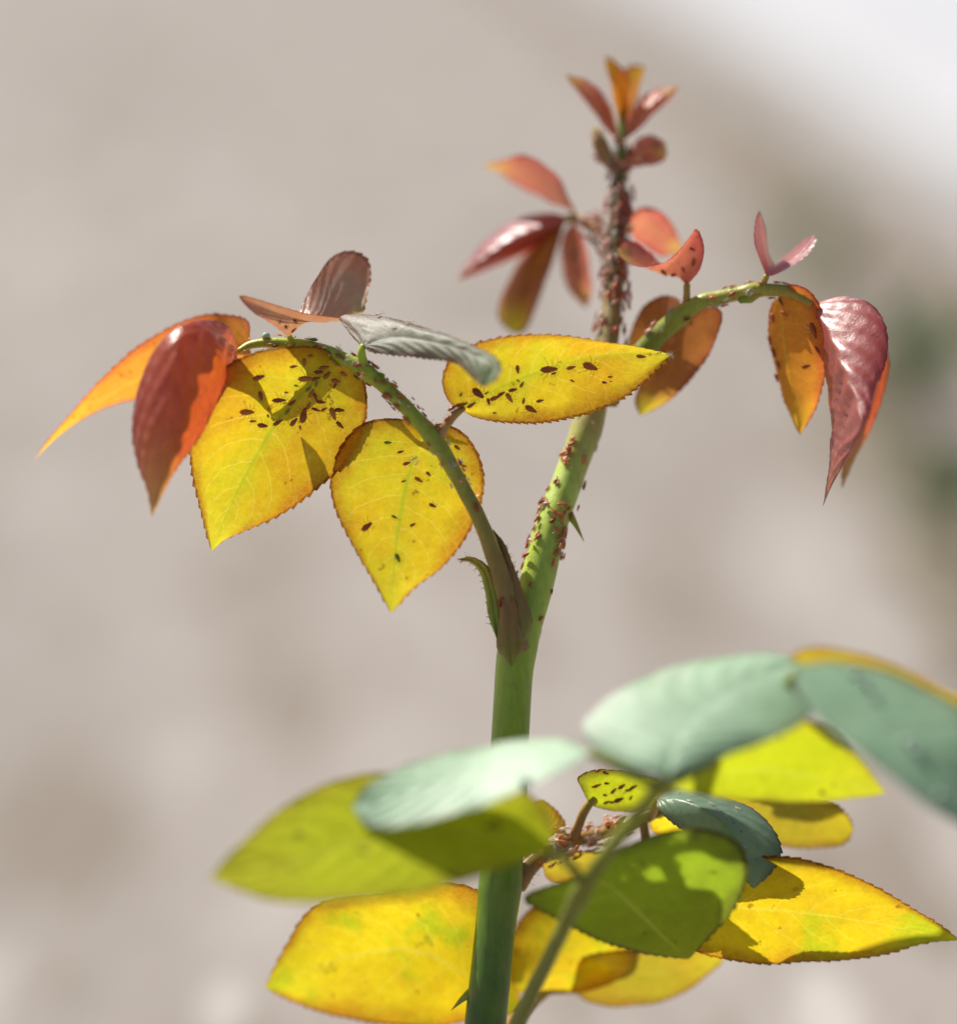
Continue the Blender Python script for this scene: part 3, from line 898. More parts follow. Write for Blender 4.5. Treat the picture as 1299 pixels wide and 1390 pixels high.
# ---- rear lower leaf (grows from the node behind the pale leaves)
B_path = [P(700, 1200, 4), P(722, 1172, 6), P(755, 1148, 8), P(790, 1138, 9), P(830, 1128, 10), P(872, 1112, 10), P(900, 1100, 9)]
back_leaf = tube('leaf_stalk', B_path, [1.9, 1.6, 1.2, 1.1, 1.1, 1.0, 0.8], M['rear_stalk'], plant, key='Bstalk', bumps=[(0.4, 0.05, 0.4)])
back_leaf['label'] = 'reddish lower stalk crowded with pale aphids and shed skins'
hairs('Bstalk', B_path, 80, 1.3, 0.7, back_leaf)
tube('leaflet_stalk', [P(778, 1138, 8), P(786, 1118, 7), P(795, 1098, 6), P(806, 1082, 6)], [1.0, 0.8, 0.8, 0.7], M['rear_stalk'], back_leaf, key='Sst')
leaflet('S', [(800, 1092, 6), (815, 1082, 6), (845, 1074, 7), (885, 1070, 9), (915, 1070, 11)],
        [(790, 1072, 4), (784, 1056, 3), (800, 1046, 3), (840, 1046, 4), (885, 1056, 8)],
        [(812, 1096, 7), (840, 1102, 9), (875, 1100, 11), (900, 1088, 11)],
        M['lime_dark'], back_leaf, 'small lime leaflet crowded with black aphids', teeth=16, tooth=0.3)
leaflet('K1', [(890, 1084, 3), (930, 1088, -2), (975, 1112, -6), (1005, 1150, -7), (1020, 1196, -7), (1022, 1206, -7)],
        [(910, 1070, 5), (960, 1074, 4), (1010, 1092, 3), (1045, 1120, 0), (1060, 1155, -3), (1045, 1185, -6)],
        [(895, 1100, 1), (920, 1122, -1), (955, 1138, -2), (985, 1160, -4), (1005, 1185, -6)],
        M['bluegreen'], back_leaf, 'blue green folded leaflet with flecks along its pale ridge', teeth=22, tooth=0.45, fold=0.6)
tube('leaflet_stalk', [P(884, 1108, 9.5), P(888, 1098, 6), P(892, 1084, 3)], [0.8, 0.7, 0.5], M['rear_stalk'], back_leaf)
leaflet('K2', [(930, 1090, 14), (990, 1095, 17), (1050, 1106, 18), (1110, 1118, 19), (1158, 1126, 20)],
        [(960, 1070, 13), (1020, 1070, 13), (1080, 1076, 13), (1130, 1090, 16), (1152, 1110, 19)],
        [(960, 1115, 19), (1010, 1135, 22), (1070, 1150, 23), (1120, 1150, 22), (1148, 1142, 21)],
        M['olive'], back_leaf, 'olive brown leaflet with a lit toothed end', teeth=24, tooth=0.45)
leaflet('Y1', [(905, 1240, 4), (980, 1232, 1), (1080, 1238, 1), (1180, 1252, 2), (1302, 1276, 5)],
        [(925, 1205, -1), (990, 1172, -5), (1060, 1163, -6), (1130, 1180, -5), (1200, 1212, -2), (1260, 1248, 2)],
        [(930, 1285, 5), (1000, 1306, 6), (1090, 1308, 7), (1180, 1300, 7), (1250, 1284, 6)],
        M['gold'], back_leaf, 'broad golden leaflet with a brown upper rim reaching far right', teeth=32, tooth=0.5, curl=-0.3)
tube('leaflet_stalk', [P(872, 1112, 10), P(880, 1160, 9), P(892, 1210, 6.5), P(908, 1240, 4)], [0.8, 0.8, 0.8, 0.6], M['rear_stalk'], back_leaf)
leaflet('Y4', [(735, 1172, 10), (770, 1168, 12), (820, 1176, 14), (875, 1192, 16)],
        [(750, 1158, 8), (790, 1155, 9), (840, 1164, 12)],
        [(745, 1195, 13), (785, 1205, 15), (840, 1206, 16)],
        M['olive'], back_leaf, 'small olive leaflet under the reddish lower stalk', teeth=16, tooth=0.3)
leaflet('Y5', [(880, 1112, 11), (900, 1118, 12), (925, 1122, 14), (955, 1120, 16)],
        [(890, 1100, 9), (920, 1100, 11), (945, 1108, 14)],
        [(885, 1128, 13), (905, 1138, 15), (935, 1136, 16)],
        M['gold'], back_leaf, None, teeth=14, tooth=0.3)
leaflet('Y6', [(722, 1172, 8), (724, 1140, 9), (738, 1110, 11), (735, 1085, 13)],
        [(705, 1150, 10), (712, 1115, 12), (722, 1092, 13)],
        [(745, 1152, 8), (768, 1126, 9), (755, 1100, 11)],
        M['gold'], back_leaf, None, teeth=14, tooth=0.3)

# ---- lowest leaf, yellow, its leaflets cut by the foot of the picture
Z_path = [P(668, 1440, 8), P(690, 1400, 14), P(712, 1370, 20), P(735, 1350, 24), P(760, 1330, 26)]
low_leaf = tube('leaf_stalk', Z_path, [1.7, 1.4, 1.2, 1.1, 0.9], M['rear_stalk'], plant)
low_leaf['label'] = 'lowest stalk behind the stem carrying golden leaflets'
leaflet('Y2', [(690, 1400, 14), (640, 1330, 14), (560, 1290, 15), (470, 1300, 18), (360, 1340, 22)],
        [(680, 1330, 9), (655, 1215, 4), (600, 1198, 4), (520, 1210, 7), (430, 1228, 13), (385, 1290, 19)],
        [(650, 1385, 19), (580, 1395, 22), (490, 1385, 24), (410, 1365, 24)],
        M['gold'], low_leaf, 'broad golden leaflet spreading left below the green one', teeth=30, tooth=0.5, seed=3)
leaflet('Y3', [(735, 1352, 24), (745, 1320, 22), (760, 1290, 21), (770, 1255, 20), (765, 1222, 20)],
        [(690, 1340, 24), (690, 1290, 24), (710, 1245, 22), (740, 1222, 21)],
        [(800, 1345, 26), (850, 1320, 25), (858, 1280, 22), (830, 1240, 20), (795, 1222, 20)],
        M['gold'], low_leaf, 'golden leaflet between the stem and the dark green leaflet', teeth=24, tooth=0.5, seed=5)
leaflet('Y7', [(715, 1372, 22), (670, 1340, 24), (620, 1320, 26), (565, 1330, 29)],
        [(690, 1320, 22), (660, 1255, 20), (620, 1268, 22), (585, 1295, 26)],
        [(680, 1380, 25), (630, 1385, 28), (590, 1365, 29)],
        M['gold'], low_leaf, 'short golden leaflet tucked behind the stem', teeth=22, tooth=0.4, seed=1)
leaflet('Y8', [(760, 1330, 26), (830, 1325, 25), (900, 1320, 25), (985, 1300, 26)],
        [(790, 1300, 22), (850, 1290, 21), (920, 1286, 22), (960, 1290, 24)],
        [(800, 1360, 28), (870, 1365, 29), (940, 1340, 28)],
        M['olive'], low_leaf, None, teeth=22, tooth=0.4)

# ---- front leaf, close to the lens
F_path = [P(664, 1500, -1), P(690, 1420, -12), P(720, 1350, -22), P(750, 1290, -30), P(786, 1215, -38), P(830, 1150, -43), P(872, 1098, -47), P(893, 1070, -50), P(905, 1050, -52)]
front_leaf = tube('leaf_stalk', F_path, [1.7, 1.5, 1.3, 1.2, 1.35, 1.25, 1.2, 1.2, 0.9], M['front_stalk'], plant, key='Fstalk', bumps=[(0.5, 0.02, 0.3)])
front_leaf['label'] = 'blurred olive stalk slanting in front of the stem'
leaflet('G1', [(748, 1156, -46), (680, 1135, -46), (580, 1130, -47), (480, 1146, -49), (380, 1170, -51), (285, 1192, -53)],
        [(746, 1112, -42), (718, 1078, -40), (660, 1062, -39), (590, 1052, -39), (520, 1048, -40), (450, 1062, -42), (380, 1100, -45), (320, 1152, -50)],
        [(700, 1172, -49), (640, 1193, -52), (560, 1215, -55), (480, 1223, -56), (400, 1225, -56), (340, 1214, -55)],
        M['lime_top'], front_leaf, 'long lime green leaflet crossed by a dark leaf shadow', teeth=30, tooth=0.35, seed=2)
tube('leaflet_stalk', [P(794, 1204, -38.5), P(778, 1180, -42), P(762, 1164, -45), P(746, 1156, -46)], [0.9, 0.8, 0.8, 0.6], M['front_stalk'], front_leaf)
leaflet('G2', [(800, 1186, -20), (830, 1205, -19), (868, 1240, -17), (900, 1272, -14), (934, 1302, -11)],
        [(765, 1196, -22), (716, 1212, -23), (712, 1222, -22), (745, 1242, -20), (800, 1270, -16), (862, 1292, -12)],
        [(815, 1172, -22), (850, 1148, -24), (905, 1128, -25), (960, 1125, -25), (1002, 1145, -23), (1014, 1180, -20), (998, 1228, -16), (965, 1270, -13)],
        M['deep'], front_leaf, 'dark green toothed leaflet with a lit patch at its middle', teeth=28, tooth=0.55)
tube('leaflet_stalk', [P(794, 1204, -39), P(796, 1196, -30), P(799, 1188, -23), P(806, 1188, -20)], [0.8, 0.8, 0.7, 0.6], M['front_stalk'], front_leaf)
leaflet('P1', [(800, 1022, -50.8), (740, 1026, -48.1), (660, 1046, -46.0), (570, 1070, -45.2), (478, 1096, -45.4)],
        [(770, 1004, -46.2), (710, 1004, -42.5), (640, 1014, -40.6), (560, 1035, -41.0), (500, 1066, -43.8)],
        [(770, 1044, -52.2), (710, 1072, -52.5), (640, 1098, -51.6), (560, 1120, -50.0), (500, 1120, -47.8)],
        M['mint'], front_leaf, 'pale mint leaflet shining white, lying across the stem', teeth=24, tooth=0.3, fold=0.5)
tube('leaflet_stalk', [P(893, 1068, -50), P(862, 1052, -50.5), P(826, 1034, -50.5), P(798, 1022, -50)], [0.9, 0.8, 0.8, 0.6], M['front_stalk'], front_leaf)
pl = tilt(906, 1056, -54, -0.028, -0.105)
leaflet('P2', pl([(906, 1056), (915, 1015, -1.5), (950, 970, -2), (1010, 930, -1.5), (1085, 898)]),
        pl([(850, 1040), (800, 1012, 1), (790, 985, 1), (825, 945), (890, 912), (970, 892), (1040, 886)]),
        pl([(940, 1044), (1000, 1020), (1060, 998), (1098, 968, 1), (1104, 925, 1)]),
        M['mint'], front_leaf, 'broad pale mint end leaflet with a bright centre', teeth=24, tooth=0.3, fold=0.8, puff=0.4)
leaflet('P3', [(1078, 905, -56), (1130, 945, -59), (1200, 995, -62), (1280, 1050, -64), (1390, 1120, -64)],
        [(1110, 898, -53), (1180, 905, -52), (1260, 935, -54), (1330, 985, -58), (1375, 1050, -61)],
        [(1085, 945, -60), (1120, 985, -64), (1185, 1035, -68), (1260, 1095, -69), (1340, 1130, -67)],
        M['mint'], front_leaf, 'pale grey green leaflet with glints running out of the picture', teeth=24, tooth=0.3, fold=0.5, seed=4)
tube('leaflet_stalk', [P(893, 1070, -50), P(955, 1040, -48), P(1025, 985, -44.5), P(1072, 925, -46), P(1082, 908, -55)], [0.8, 0.7, 0.7, 0.7, 0.6], M['front_stalk'], front_leaf)
leaflet('G3', [(912, 1070, -36), (970, 1052, -35), (1040, 1046, -33), (1120, 1058, -31), (1202, 1076, -28)],
        [(930, 1030, -40), (985, 1000, -42), (1060, 975, -42), (1120, 985, -39), (1170, 1035, -34)],
        [(950, 1078, -33), (1010, 1086, -30), (1080, 1088, -28), (1150, 1086, -27)],
        M['lime'], front_leaf, 'lime leaflet lit from behind under the pale end leaflet', teeth=24, tooth=0.3, seed=7)
tube('leaflet_stalk', [P(884, 1084, -48.5), P(894, 1078, -42), P(912, 1070, -36)], [0.8, 0.7, 0.6], M['front_stalk'], front_leaf)
leaflet('G4', [(1050, 910, -40), (1120, 905, -38), (1200, 920, -38), (1290, 955, -40), (1380, 1000, -42)],
        [(1085, 884, -43), (1130, 879, -45), (1195, 896, -45), (1270, 928, -44), (1340, 965, -43)],
        [(1090, 935, -34), (1150, 950, -33), (1230, 970, -34), (1310, 1000, -38)],
        M['olive'], front_leaf, 'olive leaflet showing as a rim above the grey green one', teeth=24, tooth=0.3, seed=7)
tube('leaflet_stalk', [P(893, 1070, -52), P(940, 1030, -48), P(1000, 960, -43), P(1052, 910, -40)], [0.7, 0.6, 0.6, 0.5], M['front_stalk'], front_leaf)


# ------------------------------------------------------------------ aphids and their shed skins
def insect_mesh(name, seed, plump=1.0, husk=False):
    """one aphid, 1 unit long, head towards +X, feet on z=0"""
    rnd = random.Random(seed)
    vs_, fs = [], []
    prof = [(-0.50, 0.03), (-0.47, 0.08), (-0.38, 0.155), (-0.26, 0.205), (-0.12, 0.225), (0.02, 0.205), (0.14, 0.165), (0.24, 0.13), (0.33, 0.115), (0.41, 0.095), (0.46, 0.05), (0.48, 0.01)]
    S = 10
    hz = 0.20
    for (x, r) in prof:
        r *= plump * (0.75 if husk else 1)
        for j in range(S):
            a = 2 * pi * j / S
            zz = sin(a) * r * (0.85 if sin(a) > 0 else 0.6)
            if husk:
                zz += rnd.uniform(-.05, .05)
            vs_.append((x + (rnd.uniform(-.03, .03) if husk else 0), cos(a) * r, hz + zz))
    for i in range(len(prof) - 1):
        for j in range(S):
            k = (j + 1) % S
            if husk and rnd.random() < 0.22:
                continue
            fs.append((i * S + j, i * S + k, (i + 1) * S + k, (i + 1) * S + j))
    fs.append(tuple(range(S))[::-1])
    fs.append(tuple((len(prof) - 1) * S + j for j in range(S)))

    def rod(pts, w0, w1):
        c0 = len(vs_)
        for i, p in enumerate(pts):
            p = Vector(p)
            t = (Vector(pts[min(i + 1, len(pts) - 1)]) - Vector(pts[max(i - 1, 0)])).normalized()
            a = t.cross(Vector((0.3, 0.2, 1))).normalized()
            b = t.cross(a)
            wd = w0 + (w1 - w0) * i / (len(pts) - 1)
            for q in range(3):
                an = q * 2 * pi / 3
                vs_.append(tuple(p + a * cos(an) * wd + b * sin(an) * wd))
        for i in range(len(pts) - 1):
            for q in range(3):
                r_ = (q + 1) % 3
                fs.append((c0 + i * 3 + q, c0 + i * 3 + r_, c0 + i * 3 + 3 + r_, c0 + i * 3 + 3 + q))

    j = lambda s: rnd.uniform(-s, s)
    for sd in (-1, 1):
        for (x, dx, ln) in ((0.24, 0.22, 0.42), (0.12, -0.02, 0.44), (0.0, -0.34, 0.56)):
            dx += j(0.08)
            ln *= 1 + j(0.12)
            rod([(x, sd * 0.10, hz - 0.05), (x + dx * 0.5, sd * (0.10 + ln * 0.45), hz + 0.10 + j(.04)), (x + dx * 0.95, sd * (0.10 + ln * 0.85), 0.03), (x + dx * 1.15, sd * (0.10 + ln), 0.0)], 0.018, 0.008)
        rod([(0.44, sd * 0.05, hz + 0.02), (0.55, sd * 0.16, hz + 0.12), (0.42, sd * 0.30, hz + 0.15 + j(.05)), (0.15, sd * (0.40 + j(.08)), hz + 0.12)], 0.010, 0.005)
        rod([(-0.30, sd * 0.15, hz + 0.09), (-0.42, sd * 0.19, hz + 0.16), (-0.54, sd * 0.21, hz + 0.18)], 0.022, 0.014)
    rod([(-0.47, 0, hz), (-0.58, 0, hz + 0.01)], 0.03, 0.01)
    me = bpy.data.meshes.new(name)
    me.from_pydata(vs_, [], fs)
    me.polygons.foreach_set('use_smooth', [True] * len(me.polygons))
    return me


COLOUR = {'aphid': 'dark brown', 'aphid_red': 'red', 'aphid_pink': 'pale pink', 'aphid_green': 'green'}
MESH = {}
for mk in ('aphid', 'aphid_red', 'aphid_pink', 'aphid_green'):
    MESH[mk] = []
    for s in range(4):
        me = insect_mesh('aphid', 11 * s + 3, 0.82 + 0.08 * s)
        me.materials.append(M[mk])
        MESH[mk].append(me)
MESH['skin'] = []
for s in range(5):
    me = insect_mesh('shed_skin', 71 + s, 0.7, husk=True)
    me.materials.append(M['skin'])
    MESH['skin'].append(me)


def sit(key, px, py, length_px, ang, mk='aphid', label='', group='', d=0.0, far=False, name='aphid', cat='aphid', lift=0.0):
    """put an insect on a surface where the sight line meets it; ang in degrees, 0 = head to the right, 90 = head down"""
    bv = SURF[key]
    tgt = P(px, py, d)
    ray = (tgt - CAM).normalized()
    loc, nor, _, _ = bv.ray_cast(CAM, ray)
    if loc is None:
        loc, nor, _, _ = bv.find_nearest(tgt)
        if key not in ('A', 'B', 'C', 'D', 'S', 'V', 'T', 'Fc', 'K1') and nor.dot(loc - tgt) > 0:
            pass
    elif nor.dot(ray) > 0:
        nor = -nor
    if far:
        nor = -nor
    return place(loc, nor, length_px, ang, mk, label, group, name, cat, lift)


def place(loc, nor, length_px, ang, mk, label, group, name='aphid', cat='aphid', lift=0.0):
    a = radians(ang)
    hd = RGT * cos(a) - UPV * sin(a)
    hd = hd - nor * hd.dot(nor)
    if hd.length < 1e-4:
        hd = UPV - nor * UPV.dot(nor)
    hd.normalize()
    y = nor.cross(hd)
    s = length_px / PXM
    o = bpy.data.objects.new(name, random.choice(MESH[mk]))
    COL.objects.link(o)
    m3 = Matrix((hd, y, nor)).transposed().to_4x4()
    o.matrix_world = Matrix.Translation(loc - nor * (0.01 * s) + nor * lift) @ m3 @ Matrix.Diagonal((s, s * random.uniform(.92, 1.08), s, 1))
    tag(o, label, cat, group)
    return o


def z2(lst, ox, oy, k):
    return [(ox + a[0] / k, oy + a[1] / k, a[2] / k, a[3]) + tuple(a[4:]) for a in lst]


# on the large yellow leaflet
LA = 'small dark brown aphid on the large yellow leaflet'
for (x, y, l, a) in z2([(313, 540, 48, -10), (320, 612, 42, 70), (390, 628, 55, 5), (267, 672, 58, 10), (292, 709, 28, 5), (328, 725, 42, 15), (388, 714, 42, -30), (441, 638, 34, -30),
                        (449, 712, 40, -50), (486, 686, 60, -80), (474, 735, 20, 80), (517, 603, 38, -60), (532, 618, 35, 70), (554, 637, 36, 5), (534, 666, 36, 20), (565, 665, 28, -30),
                        (505, 650, 34, -60), (599, 682, 52, 70), (624, 668, 38, 5), (626, 725, 38, 45), (610, 556, 36, 10), (606, 574, 26, -60), (576, 534, 36, -45), (543, 521, 38, 5),
                        (486, 484, 36, 80), (447, 499, 32, 0), (563, 503, 42, -5), (512, 458, 24, 10), (530, 546, 38, -8), (640, 530, 30, 30), (420, 600, 18, 20), (350, 690, 16, 60)], 240, 320, 2.824):
    off = (x - 433) * 0.72 + (y - 513) * 0.70
    sit('A', x, y, l * 1.05, a, 'aphid', ('tiny' if l < 9 else 'small' if l < 14 else 'larger') + ' aphid on the large yellow leaflet, ' + ('on the half by the red leaflet' if off < -18 else 'on the half by the heart shaped leaflet' if off > 22 else 'on its midrib'), 'aphids on the large yellow leaflet')
sit('A', 240 + 491 / 2.824, 320 + 545 / 2.824, 22, 5, 'aphid', 'plump dark aphid, the largest on the large yellow leaflet', 'aphids on the large yellow leaflet')
for (x, y, l, a) in z2([(505, 586, 30, -45), (425, 672, 32, -50), (535, 568, 26, -70), (458, 574, 22, 20)], 240, 320, 2.824):
    sit('A', x, y, l, a, 'aphid_green', 'green aphid along the midrib of the large yellow leaflet', 'green aphids on the yellow leaflets')
# on the heart shaped leaflet
for (x, y, l, a) in z2([(859, 205, 28, -20), (882, 249, 32, -20), (870, 318, 22, -20), (928, 312, 38, 35), (965, 290, 26, 50), (981, 411, 32, 30), (905, 485, 26, -30), (1075, 190, 30, 40), (1100, 260, 26, 10)], 240, 540, 2.824):
    sit('B', x, y, l, a, 'aphid', 'small brown aphid on the heart shaped hanging yellow leaflet', 'aphids on the heart shaped leaflet')
sit('B', 240 + 730 / 2.824, 540 + 489 / 2.824, 19, -45, 'aphid', 'lone slanting brown aphid low on the heart shaped yellow leaflet', 'aphids on the heart shaped leaflet')
for (x, y, l, a) in z2([(835, 455, 28, 30), (848, 612, 42, 70), (810, 170, 30, 0)], 240, 540, 2.824):
    sit('B', x, y, l, a, 'aphid_green', 'green aphid on the heart shaped hanging yellow leaflet', 'green aphids on the yellow leaflets')
# on the leaflet that points to the main stem
LC = 'brown aphid on the yellow leaflet pointing to the main stem'
for (x, y, l, a) in z2([(441, 255, 46, 80), (702, 247, 48, -10), (866, 321, 28, 15), (895, 293, 26, 0), (898, 316, 16, 0), (710, 313, 28, 30), (418, 356, 46, -10),
                        (462, 330, 36, -60), (445, 313, 22, 40), (505, 450, 68, 30), (400, 395, 60, 55), (470, 410, 34, -80), (550, 410, 40, -10), (298, 415, 40, 70), (247, 373, 74, 40), (330, 470, 22, 0),
                        (215, 430, 52, -30), (330, 395, 56, -20), (362, 376, 42, -30), (620, 275, 30, -20)], 580, 430, 3.608):
    half = y - (557 - 0.27 * (x - 626))
    sit('C', x, y, l, a, 'aphid', ('tiny' if l < 8 else 'small' if l < 13 else 'larger') + ' brown aphid on the leaflet pointing to the stem, ' + ('by its stalk' if x < 670 else 'on its lower half' if half > 6 else 'on its upper half'), 'aphids on the leaflet pointing to the main stem')
sit('C', 580 + 592 / 3.608, 430 + 250 / 3.608, 25, 5, 'aphid', 'longest dark aphid on the midrib of the yellow leaflet pointing to the stem', 'aphids on the leaflet pointing to the main stem')
sit('C', 580 + 795 / 3.608, 430 + 240 / 3.608, 23, 25, 'aphid', 'dark long legged aphid past the middle of the leaflet pointing to the stem', 'aphids on the leaflet pointing to the main stem')
sit('C', 580 + 1045 / 3.608, 430 + 191 / 3.608, 14, 10, 'aphid', 'lone brown aphid near the point of the yellow leaflet', 'aphids on the leaflet pointing to the main stem')
for (x, y, l, a) in z2([(165, 380, 26, -60), (290, 372, 24, -30)], 580, 430, 3.608):
    sit('C', x, y, l, a, 'aphid_green', 'green aphid near the base of the leaflet pointing to the stem', 'green aphids on the yellow leaflets')
for (x, y, l, a) in z2([(190, 400, 50, -40), (130, 452, 60, -60), (165, 425, 50, -40), (100, 500, 40, -50)], 580, 430, 3.608):
    sit('Cst', x, y, l, a, 'aphid', 'brown aphid on the short stalk of the leaflet pointing to the stem', 'aphids on the left leaf stalk', d=-5)

# on the main stem below the yellow leaflet
LS = 'red brown aphid on the bright green main stem'
for i, (x, y, l, a) in enumerate(z2([(560, 478, 38, -40), (600, 435, 46, -80), (540, 540, 46, -70), (485, 620, 44, -50), (480, 680, 38, -50), (505, 715, 42, -70), (512, 632, 26, -70),
                        (590, 605, 52, 70), (580, 645, 46, -45), (625, 650, 46, 60), (615, 735, 60, 20), (628, 765, 56, -70), (595, 810, 52, -50), (580, 862, 50, -70), (630, 705, 50, -60), (600, 690, 44, 10), (440, 765, 48, -60),
                        (418, 880, 42, -60), (398, 980, 42, -70), (463, 978, 30, 90), (735, 455, 52, -60), (825, 310, 56, -75), (525, 1240, 50, 85), (515, 1155, 40, -30), (570, 1015, 30, 80),
                        (605, 215, 60, -80), (690, 215, 50, -40), (640, 690, 44, 30), (660, 720, 44, -40), (570, 410, 30, -80), (530, 560, 30, -20), (620, 300, 40, 20), (655, 695, 40, 75)], 600, 540, 3.861)):
    mk = 'aphid_red' if i % 4 else 'aphid'
    sit('stem', x, y, l, a, mk, '%s aphid on the bright green main stem, %s' % (COLOUR[mk], 'above the thorn' if y < 680 else 'level with the thorn' if y < 735 else 'below the thorn'), 'aphids on the green main stem', d=4)
sit('stem', 600 + 620 / 3.861, 540 + 282 / 3.861, 15, 0, 'aphid_red', 'bright orange red aphid lying across the green main stem', 'aphids on the green main stem', d=8)

for (cx, cy, n_) in ((768, 700, 7), (760, 745, 6), (722, 735, 5), (738, 690, 5), (757, 610, 5), (707, 770, 3)):
    for q in range(n_):
        x, y = cx + random.gauss(0, 7), cy + random.gauss(0, 13)
        mk = random.choice(('aphid_red', 'aphid_red', 'aphid_pink', 'aphid'))
        sit('stem', x, y, random.uniform(9, 15), random.uniform(0, 360), mk, '%s aphid in a clump on the bright green main stem, %s' % (COLOUR[mk], 'above the thorn' if y < 680 else 'level with the thorn' if y < 735 else 'below the thorn'), 'aphids on the green main stem', d=5, lift=random.choice((0, 0.0005)))

# along the left stalk
LP = catmull(L_path, 200)
def along(bvkey, pts, t, a_deg, push=0.004):
    """the spot on a stalk's skin at fraction t along it, in direction a_deg about its axis (0 = towards the viewer, 90 = up or left)"""
    i = min(int(t * (len(pts) - 1)), len(pts) - 2)
    p = pts[i]
    ax = (pts[i + 1] - pts[i]).normalized()
    v0 = -FWD - ax * (-FWD).dot(ax)
    v0.normalize()
    v1 = v0.cross(ax)
    q = p + (v0 * cos(radians(a_deg)) + v1 * sin(radians(a_deg))) * push
    loc, nor, _, _ = SURF[bvkey].find_nearest(q)
    nn = (q - loc)
    nn = nn.normalized() if nn.length > 1e-9 else nor
    ang = math.degrees(math.atan2(-ax.dot(UPV), ax.dot(RGT)))
    return loc, nn, ang


rn = random.Random(21)
for k in range(30):
    t = rn.choice((rn.uniform(0.30, 0.95), rn.uniform(0.45, 0.9)))
    loc, nor, ang = along('Lstalk', LP, t, rn.uniform(-110, 110))
    mk = rn.choice(('aphid_red', 'aphid', 'aphid', 'aphid_red', 'aphid_green'))
    place(loc, nor, rn.uniform(9, 14), ang + rn.choice((0, 180)) + rn.uniform(-25, 25), mk, '%s aphid on the left arching stalk, %s' % (COLOUR[mk], 'beyond the silvery leaflet' if t > 0.62 else 'between the fork and the silvery leaflet' if t > 0.42 else 'below the fork'), 'aphids on the left leaf stalk')
for k in range(4):
    loc, nor, ang = along('Lstalk', LP, rn.uniform(0.03, 0.16), rn.uniform(-80, 80))
    place(loc, nor, rn.uniform(8, 12), rn.uniform(0, 360), 'aphid', 'dark aphid at the brown foot of the left leaf stalk', 'aphids on the left leaf stalk')
for (x, y, l, a) in [(388, 443, 9, 60), (398, 447, 9, -50), (400, 436, 8, 20), (380, 436, 8, 80)]:
    sit('E', x, y, l, a, 'aphid', 'dark aphid on the cupped grey pink leaflet', 'aphids on the cupped leaflets')
# crowd on the upper stem
SP = catmull(stem_path, 400)
def stem_t(py):
    best, bt = 1e9, 0
    for i, p in enumerate(SP):
        q = p - CAM
        k = q.dot(FWD)
        y = 695 - q.dot(UPV) * PXM * D / k
        if abs(y - py) < best:
            best, bt = abs(y - py), i / 400
    return bt


for k in range(40):
    py = rn.uniform(205, 455)
    loc, nor, ang = along('stem', SP, stem_t(py), rn.uniform(-135, 135))
    leftish = nor.dot(RGT) < -0.35
    mk = rn.choice(('aphid_pink', 'aphid_pink', 'aphid_red')) if leftish else rn.choice(('aphid', 'aphid_red', 'aphid'))
    zone = 'just below the tip' if py < 270 else ('beside the blurred short stalk' if py < 355 else 'just above the yellow leaflet')
    place(loc, nor, rn.uniform(13, 20), ang + rn.choice((0, 180)) + rn.uniform(-35, 35), mk,
          '%s aphid in the crowd on the upper stem, %s' % (COLOUR[mk], zone), 'aphids crowding the upper stem', lift=rn.choice((0, 0, 0.0004)))
UP = catmull(U_path, 100)
for k in range(8):
    loc, nor, ang = along('Ustalk', UP, rn.uniform(0.02, 0.9), rn.uniform(-150, 150))
    mk = rn.choice(('aphid_pink', 'aphid_pink', 'aphid_red'))
    place(loc, nor, rn.uniform(11, 17), rn.uniform(0, 360), mk, '%s aphid on the short blurred stalk beside the upper stem' % COLOUR[mk], 'aphids on the upper left stalk')
for k in range(8):
    x, y = rn.uniform(768, 800), rn.uniform(320, 412)
    mk = rn.choice(('aphid_pink', 'aphid_pink', 'aphid_red'))
    sit('M4', x, y, rn.uniform(12, 17), rn.uniform(0, 360), mk, '%s aphid on the short coral leaflet by the crowded stem, %s half' % (COLOUR[mk], 'upper' if y < 365 else 'lower'), 'aphids on the short coral leaflet', d=41)
for k in range(7):
    sit('bud', rn.uniform(802, 826), rn.uniform(172, 225), rn.uniform(9, 13), rn.uniform(0, 360), 'aphid_pink', 'pale aphid on the small bud below the growing tip', 'aphids on the leaf bud', d=29)
for k in range(9):
    sit('t4', rn.uniform(856, 896), rn.uniform(192, 222), rn.uniform(9, 13), rn.uniform(0, 360), rn.choice(('aphid_pink', 'aphid_red')), 'aphid on the small rolled pink leaf bud', 'aphids on the leaf bud', d=31)
# right leaf
RP = catmull(R_path, 150)
for k in range(18):
    loc, nor, ang = along('Rstalk', RP, rn.uniform(0.2, 0.9), rn.uniform(-120, 120))
    mk = rn.choice(('aphid_red', 'aphid_pink', 'aphid'))
    place(loc, nor, rn.uniform(8, 13), ang + rn.uniform(-40, 40), mk, '%s aphid on the amber stalk of the right leaf' % COLOUR[mk], 'aphids on the right leaf stalk')
for (x, y, l, a) in [(1105, 448, 24, 75), (1050, 432, 15, 80), (1047, 462, 16, 80), (1052, 478, 15, 70), (1058, 495, 15, 75), (1066, 425, 14, 10), (1095, 497, 14, -20), (1110, 475, 13, 60), (1056, 512, 13, 70), (1062, 410, 13, 30)]:
    sit('V', x, y, l, a, 'aphid', 'dark aphid on the hanging orange leaflet', 'aphids on the hanging orange leaflet', d=9)
for (x, y, l, a) in [(902, 369, 12, 60), (915, 372, 11, -30), (928, 366, 10, 80), (942, 355, 12, -70), (940, 338, 9, 20), (895, 378, 12, 10), (922, 382, 9, 0)]:
    sit('Fc', x, y, l, a, 'aphid', 'dark aphid on the small cupped coral leaflet', 'aphids on the cupped leaflets', d=8)
